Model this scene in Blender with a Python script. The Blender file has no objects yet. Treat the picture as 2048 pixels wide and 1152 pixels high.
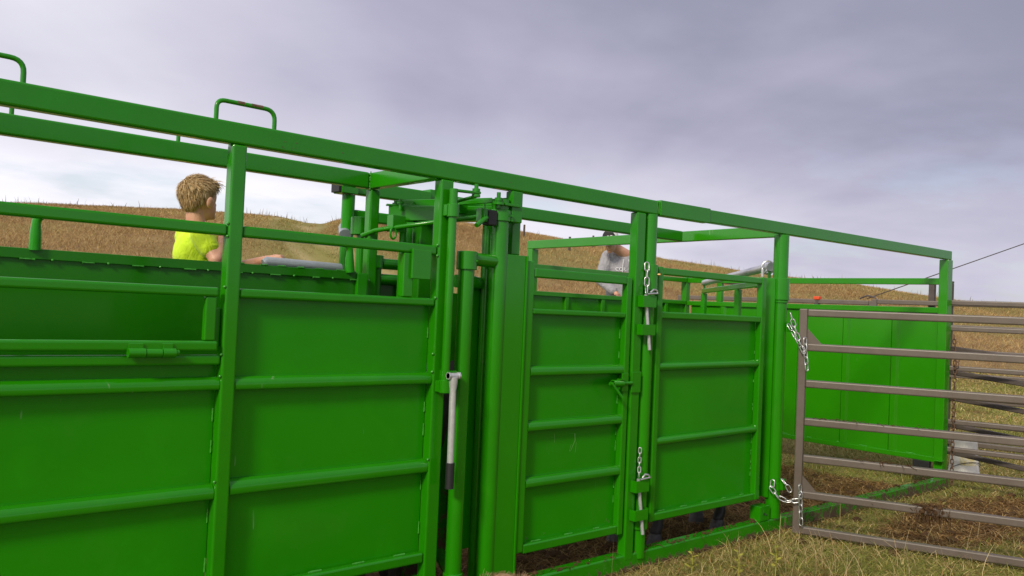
import bpy, bmesh, math, random
import numpy as np
from mathutils import Vector, Matrix, Euler

random.seed(7)
RNG = np.random.default_rng(11)
S = bpy.context.scene
COL = S.collection
PI = math.pi

# ------------------------------------------------------------------ camera
cam_d = bpy.data.cameras.new('camera')
cam = bpy.data.objects.new('camera', cam_d)
COL.objects.link(cam)
cam_d.sensor_width = 36.0
cam_d.lens = 36.0 * 1658.74 / 2048.0
cam_d.clip_start = 0.05
cam_d.clip_end = 3000
EYE = Vector((0.0, -3.29, 1.55))
yaw, pit, rol = (math.radians(a) for a in (41.194, 1.427, 2.5236))
fwd = Vector((math.sin(yaw) * math.cos(pit), math.cos(yaw) * math.cos(pit), math.sin(pit)))
rgt = Vector((math.cos(yaw), -math.sin(yaw), 0))
upv = rgt.cross(fwd)
r2 = rgt * math.cos(rol) + upv * math.sin(rol)
u2 = -rgt * math.sin(rol) + upv * math.cos(rol)
cam.matrix_world = Matrix(((r2.x, u2.x, -fwd.x, EYE.x), (r2.y, u2.y, -fwd.y, EYE.y), (r2.z, u2.z, -fwd.z, EYE.z), (0, 0, 0, 1)))
S.camera = cam

# ------------------------------------------------------------------ light
SUN_AZ = math.radians(-112)          # from +Y towards +X
SUN_EL = math.radians(34)
sun_dir = Vector((math.sin(SUN_AZ) * math.cos(SUN_EL), math.cos(SUN_AZ) * math.cos(SUN_EL), math.sin(SUN_EL)))
sd = bpy.data.lights.new('sun', 'SUN')
sd.energy = 2.1
sd.angle = math.radians(10)
sd.color = (1.0, 0.90, 0.72)
sun = bpy.data.objects.new('sun', sd)
COL.objects.link(sun)
sun.rotation_euler = sun_dir.to_track_quat('Z', 'Y').to_euler()
sun.location = (-20, -15, 20)

W = bpy.data.worlds.new('World')
S.world = W
W.use_nodes = True
wt = W.node_tree
for n in list(wt.nodes):
    wt.nodes.remove(n)
def wn(t, **k):
    n = wt.nodes.new(t)
    for a, b in k.items():
        setattr(n, a, b)
    return n
def wl(a, b):
    wt.links.new(a, b)
def wmath(op, a, b=None, clamp=False):
    n = wn('ShaderNodeMath', operation=op, use_clamp=clamp)
    for i, v in enumerate((a, b)):
        if v is None: continue
        if isinstance(v, (int, float)): n.inputs[i].default_value = v
        else: wl(v, n.inputs[i])
    return n.outputs[0]
sky = wn('ShaderNodeTexSky', sky_type='NISHITA', sun_disc=False)
sky.sun_elevation = SUN_EL
sky.sun_rotation = SUN_AZ
sky.air_density = 1.0
sky.dust_density = 2.0
tc = wn('ShaderNodeTexCoord')
sep = wn('ShaderNodeSeparateXYZ'); wl(tc.outputs['Generated'], sep.inputs[0])
zc = wmath('MAXIMUM', sep.outputs[2], 0.0)
zd = wmath('ADD', zc, 0.16)
cx = wmath('DIVIDE', sep.outputs[0], zd)
cy = wmath('DIVIDE', sep.outputs[1], zd)
cmb = wn('ShaderNodeCombineXYZ'); wl(cx, cmb.inputs[0]); wl(cy, cmb.inputs[1])
n1 = wn('ShaderNodeTexNoise'); n1.inputs['Scale'].default_value = 0.50; n1.inputs['Detail'].default_value = 5; n1.inputs['Roughness'].default_value = 0.46; n1.inputs['Distortion'].default_value = 0.8
mp = wn('ShaderNodeMapping'); mp.inputs['Location'].default_value = (0.29, -4.565, 1.755); mp.inputs['Rotation'].default_value = (0, 0, 1.755); mp.inputs['Scale'].default_value = (1, 1, 1)
wl(cmb.outputs[0], mp.inputs[0]); wl(mp.outputs[0], n1.inputs['Vector'])
n2 = wn('ShaderNodeTexNoise'); n2.inputs['Scale'].default_value = 1.7; n2.inputs['Detail'].default_value = 8; n2.inputs['Roughness'].default_value = 0.55
mp2 = wn('ShaderNodeMapping'); mp2.inputs['Location'].default_value = (-4.0, 1.3, 2.0); mp2.inputs['Rotation'].default_value = (0, 0, 0.9); mp2.inputs['Scale'].default_value = (0.9, 1.1, 1)
wl(cmb.outputs[0], mp2.inputs[0]); wl(mp2.outputs[0], n2.inputs['Vector'])
# brightness of the cloud deck: base + broad glow towards the veiled sun + soft noise + paler at the horizon
dt = wn('ShaderNodeVectorMath', operation='DOT_PRODUCT')
wl(tc.outputs['Generated'], dt.inputs[0]); dt.inputs[1].default_value = (-0.88, 0.42, 0.22)
glow = wmath('MULTIPLY', wmath('POWER', wmath('MULTIPLY', wmath('ADD', dt.outputs['Value'], 1.0), 0.5), 2.0), 0.72)
hz = wn('ShaderNodeMapRange', interpolation_type='SMOOTHSTEP'); hz.inputs['From Min'].default_value = 0.27; hz.inputs['From Max'].default_value = 0.07
wl(sep.outputs[2], hz.inputs['Value']); hz = hz.outputs['Result']
hor = wmath('MULTIPLY', hz, 0.235)
na = wmath('MULTIPLY', wmath('SUBTRACT', n1.outputs['Fac'], 0.5), 0.55)
nb = wmath('MULTIPLY', wmath('SUBTRACT', n2.outputs['Fac'], 0.5), 0.16)
val = wmath('ADD', wmath('ADD', wmath('ADD', wmath('ADD', 0.236, glow), hor), na), nb)
ramp = wn('ShaderNodeValToRGB')
wl(val, ramp.inputs['Fac'])
e = ramp.color_ramp.elements
e[0].position = 0.0; e[0].color = (0.17, 0.18, 0.25, 1)
e[1].position = 1.0; e[1].color = (0.95, 0.94, 0.98, 1)
for p, c in ((0.25, (0.245, 0.25, 0.335, 1)), (0.33, (0.335, 0.325, 0.425, 1)), (0.5, (0.50, 0.49, 0.575, 1)), (0.6, (0.60, 0.59, 0.66, 1))):
    el = e.new(p); el.color = c
# thin places let the blue through, mostly low in the sky
gap = wn('ShaderNodeMapRange'); gap.inputs['From Min'].default_value = 0.50; gap.inputs['From Max'].default_value = 0.70; gap.clamp = True
wl(n2.outputs['Fac'], gap.inputs['Value'])
gapm = wmath('MULTIPLY', wmath('MULTIPLY', gap.outputs['Result'], hz, True), 0.55)
skys = wn('ShaderNodeMix', data_type='RGBA', blend_type='MULTIPLY'); skys.inputs['Factor'].default_value = 1.0
wl(sky.outputs[0], skys.inputs['A']); skys.inputs['B'].default_value = (0.10, 0.10, 0.10, 1)
mx = wn('ShaderNodeMix', data_type='RGBA')
wl(gapm, mx.inputs['Factor']); wl(ramp.outputs['Color'], mx.inputs['A']); wl(skys.outputs['Result'], mx.inputs['B'])
bg = wn('ShaderNodeBackground'); bg.inputs['Strength'].default_value = 1.0
wl(mx.outputs['Result'], bg.inputs['Color'])
wo = wn('ShaderNodeOutputWorld'); wl(bg.outputs[0], wo.inputs['Surface'])

S.view_settings.view_transform = 'Standard'
S.view_settings.look = 'None'
S.view_settings.exposure = 0.45
S.view_settings.gamma = 1.0
S.cycles.max_bounces = 8

# ------------------------------------------------------------------ materials
class NT:
    def __init__(self, name):
        self.m = bpy.data.materials.new(name); self.m.use_nodes = True
        self.t = self.m.node_tree
        self.b = self.t.nodes['Principled BSDF']
    def n(self, t, **k):
        n = self.t.nodes.new(t)
        for a, b in k.items(): setattr(n, a, b)
        return n
    def l(self, a, b): self.t.links.new(a, b)
    def noise(self, scale, detail=4, rough=0.5, coord=None, stretch=None, dist=0.0):
        n = self.n('ShaderNodeTexNoise')
        n.inputs['Scale'].default_value = scale; n.inputs['Detail'].default_value = detail
        n.inputs['Roughness'].default_value = rough; n.inputs['Distortion'].default_value = dist
        c = coord or self.pos()
        if stretch:
            m = self.n('ShaderNodeMapping'); m.inputs['Scale'].default_value = stretch
            self.l(c, m.inputs[0]); c = m.outputs[0]
        self.l(c, n.inputs['Vector'])
        return n.outputs['Fac']
    def pos(self):
        if not hasattr(self, '_p'): self._p = self.n('ShaderNodeNewGeometry').outputs['Position']
        return self._p
    def rng(self, v, a, b, c=0.0, d=1.0):
        n = self.n('ShaderNodeMapRange'); n.clamp = True
        for k, x in (('From Min', a), ('From Max', b), ('To Min', c), ('To Max', d)): n.inputs[k].default_value = x
        self.l(v, n.inputs['Value']); return n.outputs['Result']
    def mix(self, f, a, b, bt='MIX'):
        n = self.n('ShaderNodeMix', data_type='RGBA', blend_type=bt)
        for k, v in (('Factor', f), ('A', a), ('B', b)):
            if isinstance(v, (int, float)): n.inputs[k].default_value = v
            elif isinstance(v, tuple): n.inputs[k].default_value = (*v, 1) if len(v) == 3 else v
            else: self.l(v, n.inputs[k])
        return n.outputs['Result']
    def math(self, op, a, b=None):
        n = self.n('ShaderNodeMath', operation=op)
        for i, v in enumerate((a, b)):
            if v is None: continue
            if isinstance(v, (int, float)): n.inputs[i].default_value = v
            else: self.l(v, n.inputs[i])
        return n.outputs[0]
    def sepz(self):
        s = self.n('ShaderNodeSeparateXYZ'); self.l(self.pos(), s.inputs[0]); return s.outputs
    def col(self, c):
        if isinstance(c, tuple): self.b.inputs['Base Color'].default_value = (*c, 1)
        else: self.l(c, self.b.inputs['Base Color'])
    def rough(self, r):
        if isinstance(r, (int, float)): self.b.inputs['Roughness'].default_value = r
        else: self.l(r, self.b.inputs['Roughness'])
    def bump(self, h, s=0.2, d=0.01):
        n = self.n('ShaderNodeBump'); n.inputs['Strength'].default_value = s; n.inputs['Distance'].default_value = d
        self.l(h, n.inputs['Height']); self.l(n.outputs[0], self.b.inputs['Normal'])

def paint_mat(name, base, dark, scratch=True, mud=0.0, rough=0.17, spec=0.5, wave=0.25):
    M = NT(name)
    big = M.noise(1.3, 3)
    c = M.mix(M.rng(big, 0.35, 0.7), base, dark)
    dust = M.noise(5.0, 6, 0.65)
    c = M.mix(M.rng(dust, 0.55, 0.80, 0, 0.07), c, (0.13, 0.27, 0.06))
    c = M.mix(M.rng(M.noise(3.1, 4, 0.6, dist=0.6), 0.56, 0.72, 0, 0.35), c, tuple(v * 1.22 for v in base))
    if scratch:
        s1 = M.noise(38, 2, 0.4, stretch=(1.0, 1.0, 0.12), dist=1.0)
        s2 = M.noise(2.3, 2)
        k = M.math('MULTIPLY', M.rng(s1, 0.725, 0.745), M.rng(s2, 0.57, 0.63))
        c = M.mix(M.math('MULTIPLY', k, 0.30), c, (0.30, 0.42, 0.24))
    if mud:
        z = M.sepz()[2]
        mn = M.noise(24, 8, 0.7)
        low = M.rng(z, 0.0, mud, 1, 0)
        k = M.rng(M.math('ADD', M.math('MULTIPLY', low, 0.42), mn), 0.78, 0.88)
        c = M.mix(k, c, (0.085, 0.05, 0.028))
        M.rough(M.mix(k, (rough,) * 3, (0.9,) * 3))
    else:
        M.rough(M.rng(dust, 0.3, 0.75, rough - 0.06, rough + 0.14))
    M.col(c)
    M.b.inputs['Specular IOR Level'].default_value = spec
    wv = M.math('ADD', M.math('MULTIPLY', M.noise(2.4, 2, 0.4), wave), M.math('MULTIPLY', M.noise(30, 3, 0.5), 0.02))
    M.bump(wv, 0.25, 0.02)
    return M.m

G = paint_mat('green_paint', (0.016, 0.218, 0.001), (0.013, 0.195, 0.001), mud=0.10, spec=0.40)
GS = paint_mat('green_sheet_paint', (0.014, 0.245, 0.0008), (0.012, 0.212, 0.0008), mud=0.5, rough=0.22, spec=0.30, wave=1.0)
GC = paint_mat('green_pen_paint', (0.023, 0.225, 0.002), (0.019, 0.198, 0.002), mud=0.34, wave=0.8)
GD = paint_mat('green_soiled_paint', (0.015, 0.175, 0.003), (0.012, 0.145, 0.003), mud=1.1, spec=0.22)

def simple(name, c, rough=0.5, metal=0.0, var=0.0, vs=20, c2=None, spec=0.5):
    M = NT(name)
    if var or c2:
        c2 = c2 or tuple(x * (1 - var) for x in c)
        M.col(M.mix(M.rng(M.noise(vs, 5, 0.6), 0.35, 0.65), c, c2))
    else: M.col(c)
    M.rough(rough); M.b.inputs['Metallic'].default_value = metal
    M.b.inputs['Specular IOR Level'].default_value = spec
    return M.m
GALV = simple('galvanised_steel', (0.60, 0.61, 0.63), 0.34, 0.45, c2=(0.50, 0.51, 0.53), vs=30)
CHROME = simple('zinc_chain', (0.72, 0.73, 0.74), 0.32, 0.85, c2=(0.5, 0.5, 0.5), vs=60)
PIPEG = simple('grey_pipe_paint', (0.30, 0.34, 0.38), 0.35, 0.2, var=0.15)
BLACK = simple('black_rubber', (0.012, 0.012, 0.014), 0.55)
RUST = simple('rusty_steel', (0.16, 0.085, 0.045), 0.8, 0.2, c2=(0.075, 0.045, 0.03), vs=50)
BRASS = simple('brass_fitting', (0.45, 0.28, 0.10), 0.4, 0.7)
WELD = simple('painted_weld', (0.05, 0.30, 0.03), 0.18, var=0.25, vs=90)
ORANGE = simple('orange_plastic', (0.65, 0.07, 0.012), 0.5)
WOOD = simple('weathered_wood', (0.10, 0.08, 0.065), 0.9, c2=(0.055, 0.045, 0.035), vs=30)
GREYG = None
def grey_gate():
    M = NT('taupe_gate_paint')
    n = M.noise(6, 6, 0.65)
    c = M.mix(M.rng(n, 0.35, 0.7), (0.128, 0.104, 0.086), (0.10, 0.079, 0.064))
    c = M.mix(M.rng(M.noise(22, 5, 0.7), 0.66, 0.74), c, (0.10, 0.055, 0.03))
    c = M.mix(M.rng(M.noise(11, 7, 0.7), 0.60, 0.72, 0, 0.5), c, (0.19, 0.155, 0.14))
    M.col(c); M.rough(0.42); M.bump(M.noise(60, 3), 0.08, 0.003)
    return M.m
GREYG = grey_gate()
GREYD = simple('dark_and_backlit_taupe', (0.085, 0.068, 0.062), 0.6, c2=(0.06, 0.046, 0.04), vs=8)  # darkened taupe: back-lit shade of the sagging gate, plain dark colour elsewhere

# ------------------------------------------------------------------ mesh helpers
class MB:
    """collects shapes in world coordinates and links them as one mesh object"""
    def __init__(self): self.v = []; self.f = []; self.sm = []
    def add(self, vs, fs, smooth=False):
        o = len(self.v)
        self.v += [tuple(v) for v in vs]
        self.f += [tuple(i + o for i in f) for f in fs]
        self.sm += [smooth] * len(fs)
        return self
    def hexa(self, c, bev=0.005):
        """c: eight corners (bottom ring 0-3, top ring 4-7); bevelled edges"""
        bm = bmesh.new()
        vs = [bm.verts.new(p) for p in c]
        for f in ((3, 2, 1, 0), (4, 5, 6, 7), (0, 1, 5, 4), (1, 2, 6, 5), (2, 3, 7, 6), (3, 0, 4, 7)):
            bm.faces.new([vs[i] for i in f])
        if bev:
            bmesh.ops.bevel(bm, geom=list(bm.edges), offset=bev, segments=(3 if bev >= 0.008 else 2), profile=0.5, affect='EDGES', clamp_overlap=True)
        bmesh.ops.recalc_face_normals(bm, faces=bm.faces)
        bm.verts.index_update()
        self.add([v.co.copy() for v in bm.verts], [[v.index for v in f.verts] for f in bm.faces])
        bm.free(); return self
    def box(self, a, b, bev=0.005):
        (x0, y0, z0), (x1, y1, z1) = a, b
        return self.hexa([(x0, y0, z0), (x1, y0, z0), (x1, y1, z0), (x0, y1, z0), (x0, y0, z1), (x1, y0, z1), (x1, y1, z1), (x0, y1, z1)], bev)
    def beam(self, p, q, w, h, bev=0.005, up=(0, 0, 1)):
        """square tube from p to q (centre line), w sideways, h along up"""
        p, q = Vector(p), Vector(q); d = (q - p).normalized()
        upv_ = Vector(up)
        s = d.cross(upv_)
        if s.length < 1e-4: s = d.cross(Vector((1, 0, 0)))
        s.normalize(); u = s.cross(d).normalized()
        c = []
        for P in (p, q):
            c += [P - s * w / 2 - u * h / 2, P + s * w / 2 - u * h / 2, P + s * w / 2 + u * h / 2, P - s * w / 2 + u * h / 2]
        return self.hexa(c, bev)
    def tube(self, pts, r, seg=16, cap=True, closed=False):
        pts = [Vector(p) for p in pts]
        rs = r if isinstance(r, (list, tuple)) else [r] * len(pts)
        n = len(pts); vs = []; fs = []
        t0 = (pts[1] - pts[0]).normalized()
        ref = Vector((0, 0, 1)) if abs(t0.z) < 0.9 else Vector((1, 0, 0))
        u = t0.cross(ref).normalized()
        for i, p in enumerate(pts):
            if closed: t = (pts[(i + 1) % n] - pts[i - 1]).normalized()
            else: t = (pts[min(i + 1, n - 1)] - pts[max(i - 1, 0)]).normalized()
            u = (u - t * u.dot(t)).normalized(); w = t.cross(u)
            for k in range(seg):
                a = 2 * PI * k / seg
                vs.append(p + (u * math.cos(a) + w * math.sin(a)) * rs[i])
        m = n if closed else n - 1
        for i in range(m):
            j = (i + 1) % n
            for k in range(seg):
                k2 = (k + 1) % seg
                fs.append((i * seg + k, i * seg + k2, j * seg + k2, j * seg + k))
        self.add(vs, fs, True)
        if cap and not closed:
            self.add(vs[:seg], [tuple(range(seg))[::-1]])
            self.add(vs[-seg:], [tuple(range(seg))])
        return self
    def hollow(self, p, q, r, ri, seg=20):
        p, q = Vector(p), Vector(q); t = (q - p).normalized()
        ref = Vector((0, 0, 1)) if abs(t.z) < 0.9 else Vector((1, 0, 0))
        u = t.cross(ref).normalized(); w = t.cross(u)
        b = min(0.003, (r - ri) * 0.4); rings = [(p, ri), (p, r - b), (p + t * b, r), (q - t * b, r), (q, r - b), (q, ri)]
        vs = [c + (u * math.cos(2 * PI * k / seg) + w * math.sin(2 * PI * k / seg)) * rr for c, rr in rings for k in range(seg)]
        n = len(rings)
        for i in range(n):
            j = (i + 1) % n
            self.add([vs[i * seg + k] for k in range(seg)] + [vs[j * seg + k] for k in range(seg)], [(k, seg + k, seg + (k + 1) % seg, (k + 1) % seg) for k in range(seg)], i in (2, 5))
        return self
    def ico(self, c, rad, sub=2, rot=None):
        bm = bmesh.new(); bmesh.ops.create_icosphere(bm, subdivisions=sub, radius=1)
        M_ = Matrix.Diagonal((*rad, 1)) if not isinstance(rad, (int, float)) else Matrix.Diagonal((rad, rad, rad, 1))
        if rot is not None: M_ = Euler(rot).to_matrix().to_4x4() @ M_
        bm.verts.index_update()
        self.add([M_ @ v.co + Vector(c) for v in bm.verts], [[v.index for v in f.verts] for f in bm.faces], True)
        bm.free(); return self
    def build(self, name, mat, parent=None, kind=None):
        loc = parent_loc(parent)
        me = bpy.data.meshes.new(name)
        me.from_pydata([(v[0] - loc.x, v[1] - loc.y, v[2] - loc.z) for v in self.v], [], self.f)
        me.polygons.foreach_set('use_smooth', self.sm)
        me.materials.append(mat)
        me.update()
        return link(name, me, parent, kind)

def parent_loc(p):
    v = Vector((0, 0, 0))
    while p is not None:
        v += p.location; p = p.parent
    return v
def link(name, me, parent=None, kind=None):
    o = bpy.data.objects.new(name, me); COL.objects.link(o)
    if parent: o.parent = parent
    if kind: o['kind'] = kind
    return o
def thing(name, label, cat, loc=(0, 0, 0), group=None):
    o = bpy.data.objects.new(name, None); COL.objects.link(o)
    o.empty_display_size = 0.1
    o.location = loc
    return tag(o, label, cat, group)
def tag(o, label, cat, group=None):
    o['label'] = label; o['category'] = cat
    if group: o['group'] = group
    return o
def B(name, a, b, mat, parent, bev=0.005): return MB().box(a, b, bev).build(name, mat, parent)
def T(name, pts, r, mat, parent, seg=16): return MB().tube(pts, r, seg).build(name, mat, parent)
def arc_corner(p, a, b, r, n=6):
    """rounded corner at p between directions to a and to b"""
    p, a, b = Vector(p), Vector(a), Vector(b)
    da, db = (a - p).normalized(), (b - p).normalized()
    s, e_ = p + da * r, p + db * r
    return [(s * (1 - t) ** 2 + p * 2 * t * (1 - t) + e_ * t * t) for t in [i / n for i in range(n + 1)]]
def weld(mb, p, q, n, ln=0.03, r=0.004):
    p, q = Vector(p), Vector(q); d = (q - p).normalized()
    for i in range(n):
        c = p.lerp(q, (i + 0.5) / n) + d * random.uniform(-0.2, 0.2) * (q - p).length / n
        k = 4
        L = ln * random.uniform(0.7, 1.3)
        mb.tube([c + d * L * (j / k - 0.5) for j in range(k + 1)], [r * random.uniform(0.6, 1.2) for j in range(k + 1)], 6)
    return mb

# ================================================================== GROUND
def ray_table():
    px = np.array([-600, 0, 200, 350, 500, 560, 600, 635, 660, 690, 740, 900, 1040, 1200, 1330, 1440, 1500, 1680, 1800, 1905, 2048, 2600], float)
    up = np.array([165, 175, 176, 177, 174, 172, 164, 158, 168, 175, 179, 172, 158, 141, 121, 110, 101, 88, 73, 61, 53, 40], float)
    off = np.arctan((px - 1024) / 1658.74)
    az = off + yaw
    return az, up / 1658.74 * np.cos(off)
AZT, ELT = ray_table()
DGRID = np.linspace(0, 110, 400)
def ridge_R(az): return np.interp(az, [-0.2, 0.3, 0.7, 1.3], [66, 70, 78, 92])
D0 = 19.0
def prof(d, R):
    t = np.clip((d - D0) / (R - D0), 0, 1.0)
    s = t ** 1.25 * (2.1 - 1.1 * t)
    over = np.clip(d - R, 0, None)
    return np.clip(s, 0, 1.0) * np.exp(-(over / 90.0) ** 2)
# height of the ridge for each azimuth so that its skyline stands at the surveyed angle
_az = np.linspace(-PI, PI, 1441)
_el = np.interp(_az, AZT, ELT)
_R = ridge_R(_az)
_H = 1.5 + _R * _el
for _ in range(12):
    dd = np.linspace(25, 110, 120)[None, :]
    hh = _H[:, None] * prof(dd, _R[:, None])
    mxe = ((hh + 0.32 - 1.55) / dd).max(1)
    _H *= np.clip(1 + (_el - mxe) / np.maximum(mxe, .02) * 0.8, 0.7, 1.4)
# far side of the world (behind the camera) is low pasture
_fade = np.clip((np.abs(_az - 0.75) - 1.5) / 0.8, 0, 1)
_H = _H * (1 - _fade) + 2.0 * _fade
def vnoise(x, y, s, seed=0):
    """smooth value noise"""
    x = x / s + seed * 17.3; y = y / s - seed * 9.1
    xi = np.floor(x); yi = np.floor(y); fx = x - xi; fy = y - yi
    fx = fx * fx * (3 - 2 * fx); fy = fy * fy * (3 - 2 * fy)
    def h(a, b):
        v = np.sin(a * 127.1 + b * 311.7 + seed * 74.7) * 43758.5453
        return v - np.floor(v)
    return (h(xi, yi) * (1 - fx) + h(xi + 1, yi) * fx) * (1 - fy) + (h(xi, yi + 1) * (1 - fx) + h(xi + 1, yi + 1) * fx) * fy
def fbm(x, y, s, seed=0, o=4):
    a = 0; w = 1; t = 0
    for i in range(o):
        a = a + w * vnoise(x, y, s / 2 ** i, seed + i); t += w; w *= 0.5
    return a / t
def ground_z(x, y):
    dx = x - EYE.x; dy = y - EYE.y
    d = np.hypot(dx, dy); az = np.arctan2(dx, dy)
    z = np.interp(az, _az, _H) * prof(d, ridge_R(az))
    far = np.clip((d - 16) / 20, 0, 1)
    z = z + far * (fbm(x, y, 14, 3) - 0.5) * 0.7
    near = 1 - far
    z = z + near * ((fbm(x, y, 1.6, 5) - 0.5) * 0.05 - 0.012)
    return z
# two-track lane over the saddle, in world coordinates
def pix_world(px, d):
    off = math.atan((px - 1024) / 1658.74); a = off + yaw
    return (EYE.x + d * math.sin(a), EYE.y + d * math.cos(a))
LANE = [pix_world(*p) for p in ((613, 74), (598, 66), (578, 58), (572, 50), (598, 42), (650, 36), (720, 31), (860, 27))]
def lane_dist(x, y):
    best = np.full(np.shape(x), 1e9); sgn = np.zeros(np.shape(x))
    for (ax, ay), (bx, by) in zip(LANE[:-1], LANE[1:]):
        ex, ey = bx - ax, by - ay; L2 = ex * ex + ey * ey
        t = np.clip(((x - ax) * ex + (y - ay) * ey) / L2, 0, 1)
        qx, qy = x - (ax + t * ex), y - (ay + t * ey)
        dd = np.hypot(qx, qy)
        best = np.minimum(best, dd)
    return best
def dirt_mask(x, y):
    """trampled soil and manure: in the pen, along the alley and outside the gate"""
    n = fbm(x, y, 0.8, 21, 5); n2 = fbm(x, y, 2.4, 9, 3)
    pen = np.clip((x - 0.0) / 0.3, 0, 1) * np.clip((8.4 - x) / 0.5, 0, 1) * np.clip((y + 0.03) / 0.06, 0, 1) * np.clip((2.2 - y + (x < 5.4) * -1.1) / 0.5, 0, 1)
    g = np.exp(-(((x - 7.6) / 1.9) ** 2 + ((y + 0.75) / 0.62) ** 2) ** 1.5)
    g = np.maximum(g, 0.85 * np.exp(-(((x - 9.5) / 2.2) ** 2 + ((y + 1.2) / 0.8) ** 2) ** 1.5))
    g3 = 0.6 * np.exp(-(((x - 15) / 3.5) ** 2 + ((y - 2.5) / 1.2) ** 2) ** 1.5)
    near = 0.66 * np.exp(-(((x - 4.4) / 1.6) ** 2 + ((y + 0.75) / 0.5) ** 2))
    base = np.maximum.reduce([pen * 1.0, g, g3, near])
    return np.clip((base + (n - 0.5) * 1.0 + (n2 - 0.5) * 0.5 - 0.42) / 0.22, 0, 1)

def axis(lo, hi, f0, f1, fine, growth, mx_):
    a = list(np.arange(f0, f1, fine)); s = fine; v = a[-1]
    while v < hi: s = min(s * growth, mx_) if v < 130 else s * 1.25; v += s; a.append(v)
    s = fine; v = f0; b = []
    while v > lo: s = min(s * growth, mx_) if v > -60 else s * 1.25; v -= s; b.append(v)
    return np.array(b[::-1] + a)
gx = axis(-900, 1500, 2.2, 12.5, 0.09, 1.12, 2.2)
gy = axis(-900, 1500, -2.6, 3.2, 0.09, 1.12, 2.2)
GX, GY = np.meshgrid(gx, gy, indexing='ij')
GZ = ground_z(GX, GY)
nx, ny = GX.shape
me = bpy.data.meshes.new('ground')
verts = np.stack([GX.ravel(), GY.ravel(), GZ.ravel()], 1)
ii, jj = np.meshgrid(np.arange(nx - 1), np.arange(ny - 1), indexing='ij')
a = (ii * ny + jj).ravel()
faces = np.stack([a, a + ny, a + ny + 1, a + 1], 1)
def fast_mesh(me, verts, faces, smooth=False):
    k = faces.shape[1]; nf = len(faces)
    me.vertices.add(len(verts)); me.vertices.foreach_set('co', verts.astype(np.float32).ravel())
    me.loops.add(nf * k); me.loops.foreach_set('vertex_index', faces.astype(np.int32).ravel())
    me.polygons.add(nf); me.polygons.foreach_set('loop_start', np.arange(0, nf * k, k, dtype=np.int32))
    me.polygons.foreach_set('use_smooth', np.full(nf, smooth))
    me.update(calc_edges=True)
fast_mesh(me, verts, faces, True)
def hill_tone(x, y):
    """0 brown tall prairie .. 1 green short pasture (a property of the vegetation)"""
    dx = x - EYE.x; dy = y - EYE.y; d = np.hypot(dx, dy); az = np.arctan2(dx, dy)
    n = fbm(x, y, 9, 31, 4)
    flat = np.clip((25 - d + (n - .5) * 14) / 5, 0, 1)
    upper = np.clip((az - 0.78) / 0.12, 0, 1) * np.clip((d - 52 + (n - .5) * 30) / 14, 0, 1) * 0.75
    mid = np.clip((n - 0.53) / 0.12, 0, 1) * 0.6
    ld = lane_dist(x, y)
    lane = np.exp(-(ld / 3.6) ** 2) * 0.95
    return np.clip(np.maximum.reduce([flat, upper, mid, lane]), 0, 1)
def rut(x, y):
    ld = lane_dist(x, y)
    return np.exp(-((ld - 0.95) / 0.30) ** 2) * 0.75
for nm, arr in (('dirt', dirt_mask(GX, GY)), ('green', hill_tone(GX, GY)), ('rut', rut(GX, GY))):
    at = me.attributes.new(nm, 'FLOAT', 'POINT'); at.data.foreach_set('value', arr.astype(np.float32).ravel())
M = NT('pasture_ground')
def attr(M, n):
    a_ = M.n('ShaderNodeAttribute'); a_.attribute_name = n; return a_.outputs['Fac']
nbig = M.noise(0.5, 6, 0.6); nfine = M.noise(14, 8, 0.7); nstreak = M.noise(3.0, 8, 0.75)
brown = M.mix(M.rng(nstreak, 0.3, 0.7), (0.215, 0.148, 0.062), (0.30, 0.215, 0.095))
brown = M.mix(M.rng(nbig, 0.4, 0.65), brown, (0.195, 0.122, 0.056))
grn = M.mix(M.rng(nfine, 0.3, 0.7), (0.14, 0.145, 0.030), (0.26, 0.235, 0.07))
c = M.mix(attr(M, 'green'), brown, grn)
c = M.mix(attr(M, 'rut'), c, (0.40, 0.32, 0.16))
soil = M.mix(M.rng(nfine, 0.35, 0.68), (0.06, 0.033, 0.010), (0.17, 0.092, 0.030))
c = M.mix(attr(M, 'dirt'), c, soil)
M.col(c); M.rough(0.95); M.b.inputs['Specular IOR Level'].default_value = 0.15
M.bump(nfine, 0.7, 0.03)
me.materials.append(M.m)
ground = link('ground', me, None, 'structure')

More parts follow.
